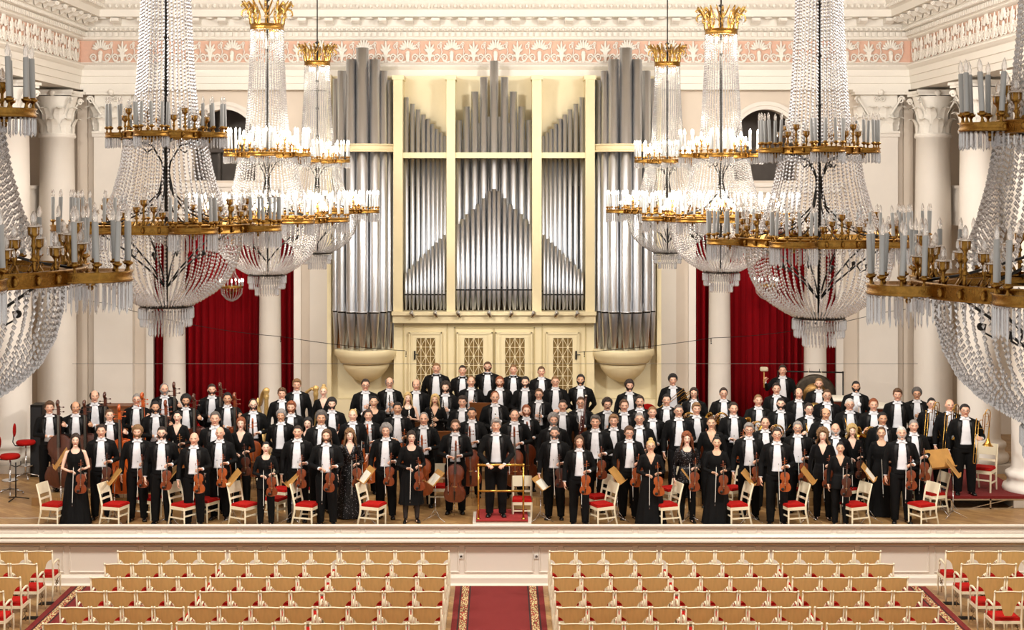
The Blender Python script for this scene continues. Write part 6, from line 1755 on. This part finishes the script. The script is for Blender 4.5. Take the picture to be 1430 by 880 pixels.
for px, py, d, lab in CHS:
    y = max(28.36, onfloor(py+6)+.2)
    o = copy_tree(PROTO['stage_chair']); o.location = (PX(px,y),y,STZ); o.rotation_euler = (0,0,(d*(1.15+cr.uniform(-.15,.15)) if d else cr.uniform(-.1,.1))); o.scale = (.95,.95,.86); CHO.append(o)
    tag(o, 'ivory chair with red seat, '+lab, 'chair', 'orchestra chairs on the stage')
o = copy_tree(PROTO['stage_chair']); y = 30.3; o.location = (PX(1374,y),y,STZ+.25); o.rotation_euler = (0,0,-.6)
tag(o, 'ivory chair with red seat on the red platform beside the rightmost trombonist', 'chair', 'orchestra chairs on the stage')
MS = [(85,642,28.9,.95,'leftmost, behind the long-haired woman'),(160,666,28.55,1.0,'second from the left'),(238,664,28.55,1.0,'third from the left, before a bald violinist'),(326,668,28.55,1.0,'fourth from the left, between bald man and trousered woman'),(408,669,28.55,1.0,'fifth from the left'),(512,664,28.6,.9,'under the hand of the bushy-haired violinist'),(608,668,28.75,1.0,'left of the principal cellist'),
 (755,675,28.7,-1.0,'right of the podium'),(862,665,28.6,-1.0,'left of the violinist with parted brown hair'),(963,664,28.6,-1.0,'before the woman in the sequinned top'),(1046,668,28.6,-1.0,'right of the sheer-sleeved woman'),(1129,665,28.6,-1.0,'left of the curly-haired woman'),(1213,661,28.6,-1.0,'right of the blonde curly woman'),(1313,642,29.3,-.5,'large, tilted, before the trombones'),(1331,655,29.0,-1.2,'beside the large tilted one at the right')]
for px, py, y, rz, lab in MS:
    z = PZ(py,y)-STZ; sc = z/1.12; o = copy_tree(PROTO['music_stand']); o.location = (PX(px,y),y,STZ); o.scale = (.82,.82,sc) if px != 1313 else (1.0,.9,sc); o.rotation_euler = (0,0,rz)
    # desk is seen from the side: players read from behind it
    o.rotation_euler = (0,0,PI/2*(-1 if rz > 0 else 1)*(.8 if px != 1313 else .25)+PI*(0))
    if px not in (608,755,1213,512): drop([c_ for c_ in o.children if c_.name.startswith('sheet')][0])
    tag(o, 'tan music stand with %s, ' % ('open sheet music' if px in (608,755,1213,512) else 'tilted desk')+lab, 'music stand', 'music stands')
for px, py, y, lab in ((621,615,31.3,'left of the principal cellist'),(669,645,30.6,'between the cellist and the conductor'),(672,577,33.0,'behind the cellos near the centre'),(628,582,32.9,'behind the cellos, left of centre'),(803,612,31.0,'behind the front viola player'),(510,585,33.2,'below the clarinettist at the back left'),(955,586,33.0,'under the horn players'),(700,690,29.75,'directly behind the conductor'),(595,600,32.3,'between the woodwind women and the cellos')):
    lv = STZ if y < 30.05 else LA if y < 31.95 else LB
    z = PZ(py,y)-lv; o = copy_tree(PROTO['wooden_stand']); o.location = (PX(px,y),y,lv); o.scale = (1,1,max(.55,(z)/1.02)); o.rotation_euler = (0,0,PI+cr.uniform(-.2,.2))
    tag(o, 'brown wooden music stand seen from behind, '+lab, 'music stand', 'wooden stands')
for px, py, rz, lab in ((14,690,0,'cut by the left edge of the frame'),(36,668,.15,'right of the other one, nearer the column')):
    y = onfloor(py); o = copy_tree(PROTO['stool']); o.location = (PX(px,y),y,STZ); o.rotation_euler = (0,0,rz); o.scale = (1,1,1.12)
    tag(o, 'red swivel stool on a chrome star base, '+lab, 'stool', 'double bass stools')
for px, y, lab in ((906,34.5,'right of the organ corbel, behind the woodwinds'),(288,32.6,'behind the bass players')):
    e = empty('red_armchair', (PX(px,y),y,LB), 0, 'red upholstered round-backed chair, '+lab, 'chair', 'red round-backed chairs')
    m = MB(); m.prism([(.24*cos(a)*1.0,.75+.26*sin(a)) for a in [k*PI/10 for k in range(11)]]+[(-.22,.45),(.22,.45)],.2,.26,'y'); m.obj('backrest', redcush, e)
    MB().box(-.24,.24,-.22,.24,.4,.48).obj('seat', redcush, e); m = MB()
    for sx in (-1,1):
        for sy in (-1,1): m.tube([(sx*.22,sy*.2,0),(sx*.21,sy*.2,.4)],.016,6)
    m.obj('leg_frame', blackm, e)
# black loudspeaker by the column, low wooden partition
y = 33.2; e = empty('loudspeaker', (PX(54.5,y),y,STZ), 0, 'tall black loudspeaker beside the left column', 'loudspeaker'); hz = PZ(564,y)-STZ
m = MB(); m.box(-.13,.13,-.2,.2,0,hz); m.obj('cabinet', blackm, e); m = MB(); m.box(-.11,.11,-.215,-.2,.05,hz-.05); m.obj('grille', mat('speaker_cloth',(34,34,36),.9,bump=.5,bscale=300), e)
y = 35.2; e = empty('wooden_cabinet', (PX(161,y),y,LB), 0, 'brown wooden cabinet behind the double basses at left', 'cabinet'); hz = PZ(565,y)-LB
m = MB(); m.box(-.38,.38,-.2,.2,0,hz-.03); m.box(-.41,.41,-.23,.22,hz-.03,hz); m.obj('carcass', brownwood, e); m = MB(); m.box(-.34,-.02,-.22,-.2,.1,hz-.1); m.box(.02,.34,-.22,-.2,.1,hz-.1); m.obj('door', brownwood, e)
y = 30.6; e = empty('black_stand', (PX(22,y),y,STZ), 0, 'black metal stand between the red stools and the column', 'stand')
m = MB(); m.tube([(0,0,.05),(0,0,.75)],.014,8)
for k in range(3): a = k*2.09+.3; m.tube([(0,0,.06),(.26*cos(a),.26*sin(a),.015)],.012,6)
m.tube([(-.1,0,.78),(-.1,0,.7),(0,0,.66),(.1,0,.7),(.1,0,.78)],.01,6); m.obj('tripod', blackm, e)
e = empty('floor_cable', (0,0,STZ)); tag(e, 'thin pale cable lying across the stage floor at the far left', 'cable')
y = 28.95; MB().tube([(PX(-30,y),y,.006),(PX(40,y-.05),y-.05,.006),(PX(100,y+.15),y+.15,.006)],.006,5).obj('cable', plast, e)
# suspended wires
def wire(name, pts, r, lab, m_=None):
    m = MB(); m.tube([V(p) for p in pts], r, 4); o = m.obj(name, m_ or blackm); tag(o, lab, 'wire'); return o
yy = 36.85; wire('suspended_wire', [(HX-10.2+20.4*k/20, yy, PZ(508,yy)-.0) for k in range(21)], .005, 'thin grey wire stretched straight across the hall before the organ', mat('steel_wire',(110,104,100),.5))
def hang(x0,z0,x1,z1,y,n=20,s=.12): return [(x0+(x1-x0)*k/n, y, z0+(z1-z0)*k/n-s*4*(k/n)*(1-k/n)) for k in range(n+1)]
yy = 36.6; wire('microphone_cable', [(HX-10.31,37.45,PZ(421,yy))]+hang(PX(150,yy),PZ(424,yy),PZ(0,yy)*0+PX(392,yy),PZ(470,yy),yy)+hang(PX(392,yy),PZ(470,yy),PX(566,yy),PZ(490,yy),yy,10,.04)[1:], .007, 'black microphone cable sagging from the left wall to the organ')
wire('microphone_cable', [(HX+10.31,37.45,PZ(434,yy))]+hang(PX(1230,yy),PZ(437,yy),PX(995,yy),PZ(472,yy),yy)+hang(PX(995,yy),PZ(472,yy),PX(808,yy),PZ(492,yy),yy,10,.04)[1:], .007, 'black microphone cable sagging from the right wall to the organ')
for px, py, nm in ((392,473,'left, by the white column'),(567,494,'left of the organ doors'),(816,494,'right of the organ doors'),(993,476,'right, by the white column')):
    e = empty('hanging_microphone', (PX(px,yy),yy,PZ(py,yy)), 0, 'tiny black microphone hanging from a cable, '+nm, 'microphone', 'hanging microphones')
    MB().tube([(0,0,.06),(0,0,-.04)],.01,6).obj('stem', blackm, e); MB().ell((0,-.02,-.06),(.016,.03,.016),8,6).obj('capsule', blackm, e)
for k_ in PROTO.values(): drop(k_)

# ================================================================== light
w = bpy.data.worlds.new('world'); SC.world = w; w.use_nodes = True
bg = w.node_tree.nodes['Background']; bg.inputs[0].default_value = lin((255,247,238)); bg.inputs[1].default_value = .9
def area(name, loc, target, size, power, col=(1,.965,.915), spread=None, sy=None):
    l = bpy.data.lights.new(name, 'AREA'); l.energy = power; l.color = col; l.size = size; l.shape = 'RECTANGLE'; l.size_y = sy or size
    if spread: l.spread = spread
    o = bpy.data.objects.new(name, l); COL.objects.link(o); o.location = loc
    o.rotation_euler = (Vector(target)-Vector(loc)).to_track_quat('-Z','Y').to_euler(); return o
for sx in (-1,1):
    area('stage_floodlight', (sx*8.5,20,11.6), (0,31,2.2), 1.6, 1250)
    area('organ_fill', (sx*5,26.5,12.0), (sx*2,37.5,7.5), 1.6, 300)  # fill lamps added to brighten the organ pipes
area('hall_fill_panel', (0,20,12.1), (0,20,0), 8, 380, sy=8)  # broad overhead panels, this and the next, added as ambient fill
area('hall_fill_panel', (0,30,12.1), (0,30,0), 10, 220, sy=6)
c = SC.cycles
c.max_bounces = 7; c.diffuse_bounces = 3; c.glossy_bounces = 3; c.transmission_bounces = 5; c.transparent_max_bounces = 10
c.caustics_reflective = False; c.caustics_refractive = False; c.sample_clamp_indirect = 3; c.sample_clamp_direct = 12
c.use_denoising = True
try: c.denoiser = 'OPENIMAGEDENOISE'
except Exception: pass
c.use_adaptive_sampling = True; c.adaptive_threshold = .02
vs = SC.view_settings; SC.display_settings.display_device = 'sRGB'
vs.view_transform = 'Standard'; vs.look = 'None'; vs.gamma = 1; vs.use_curve_mapping = False; vs.exposure = 0
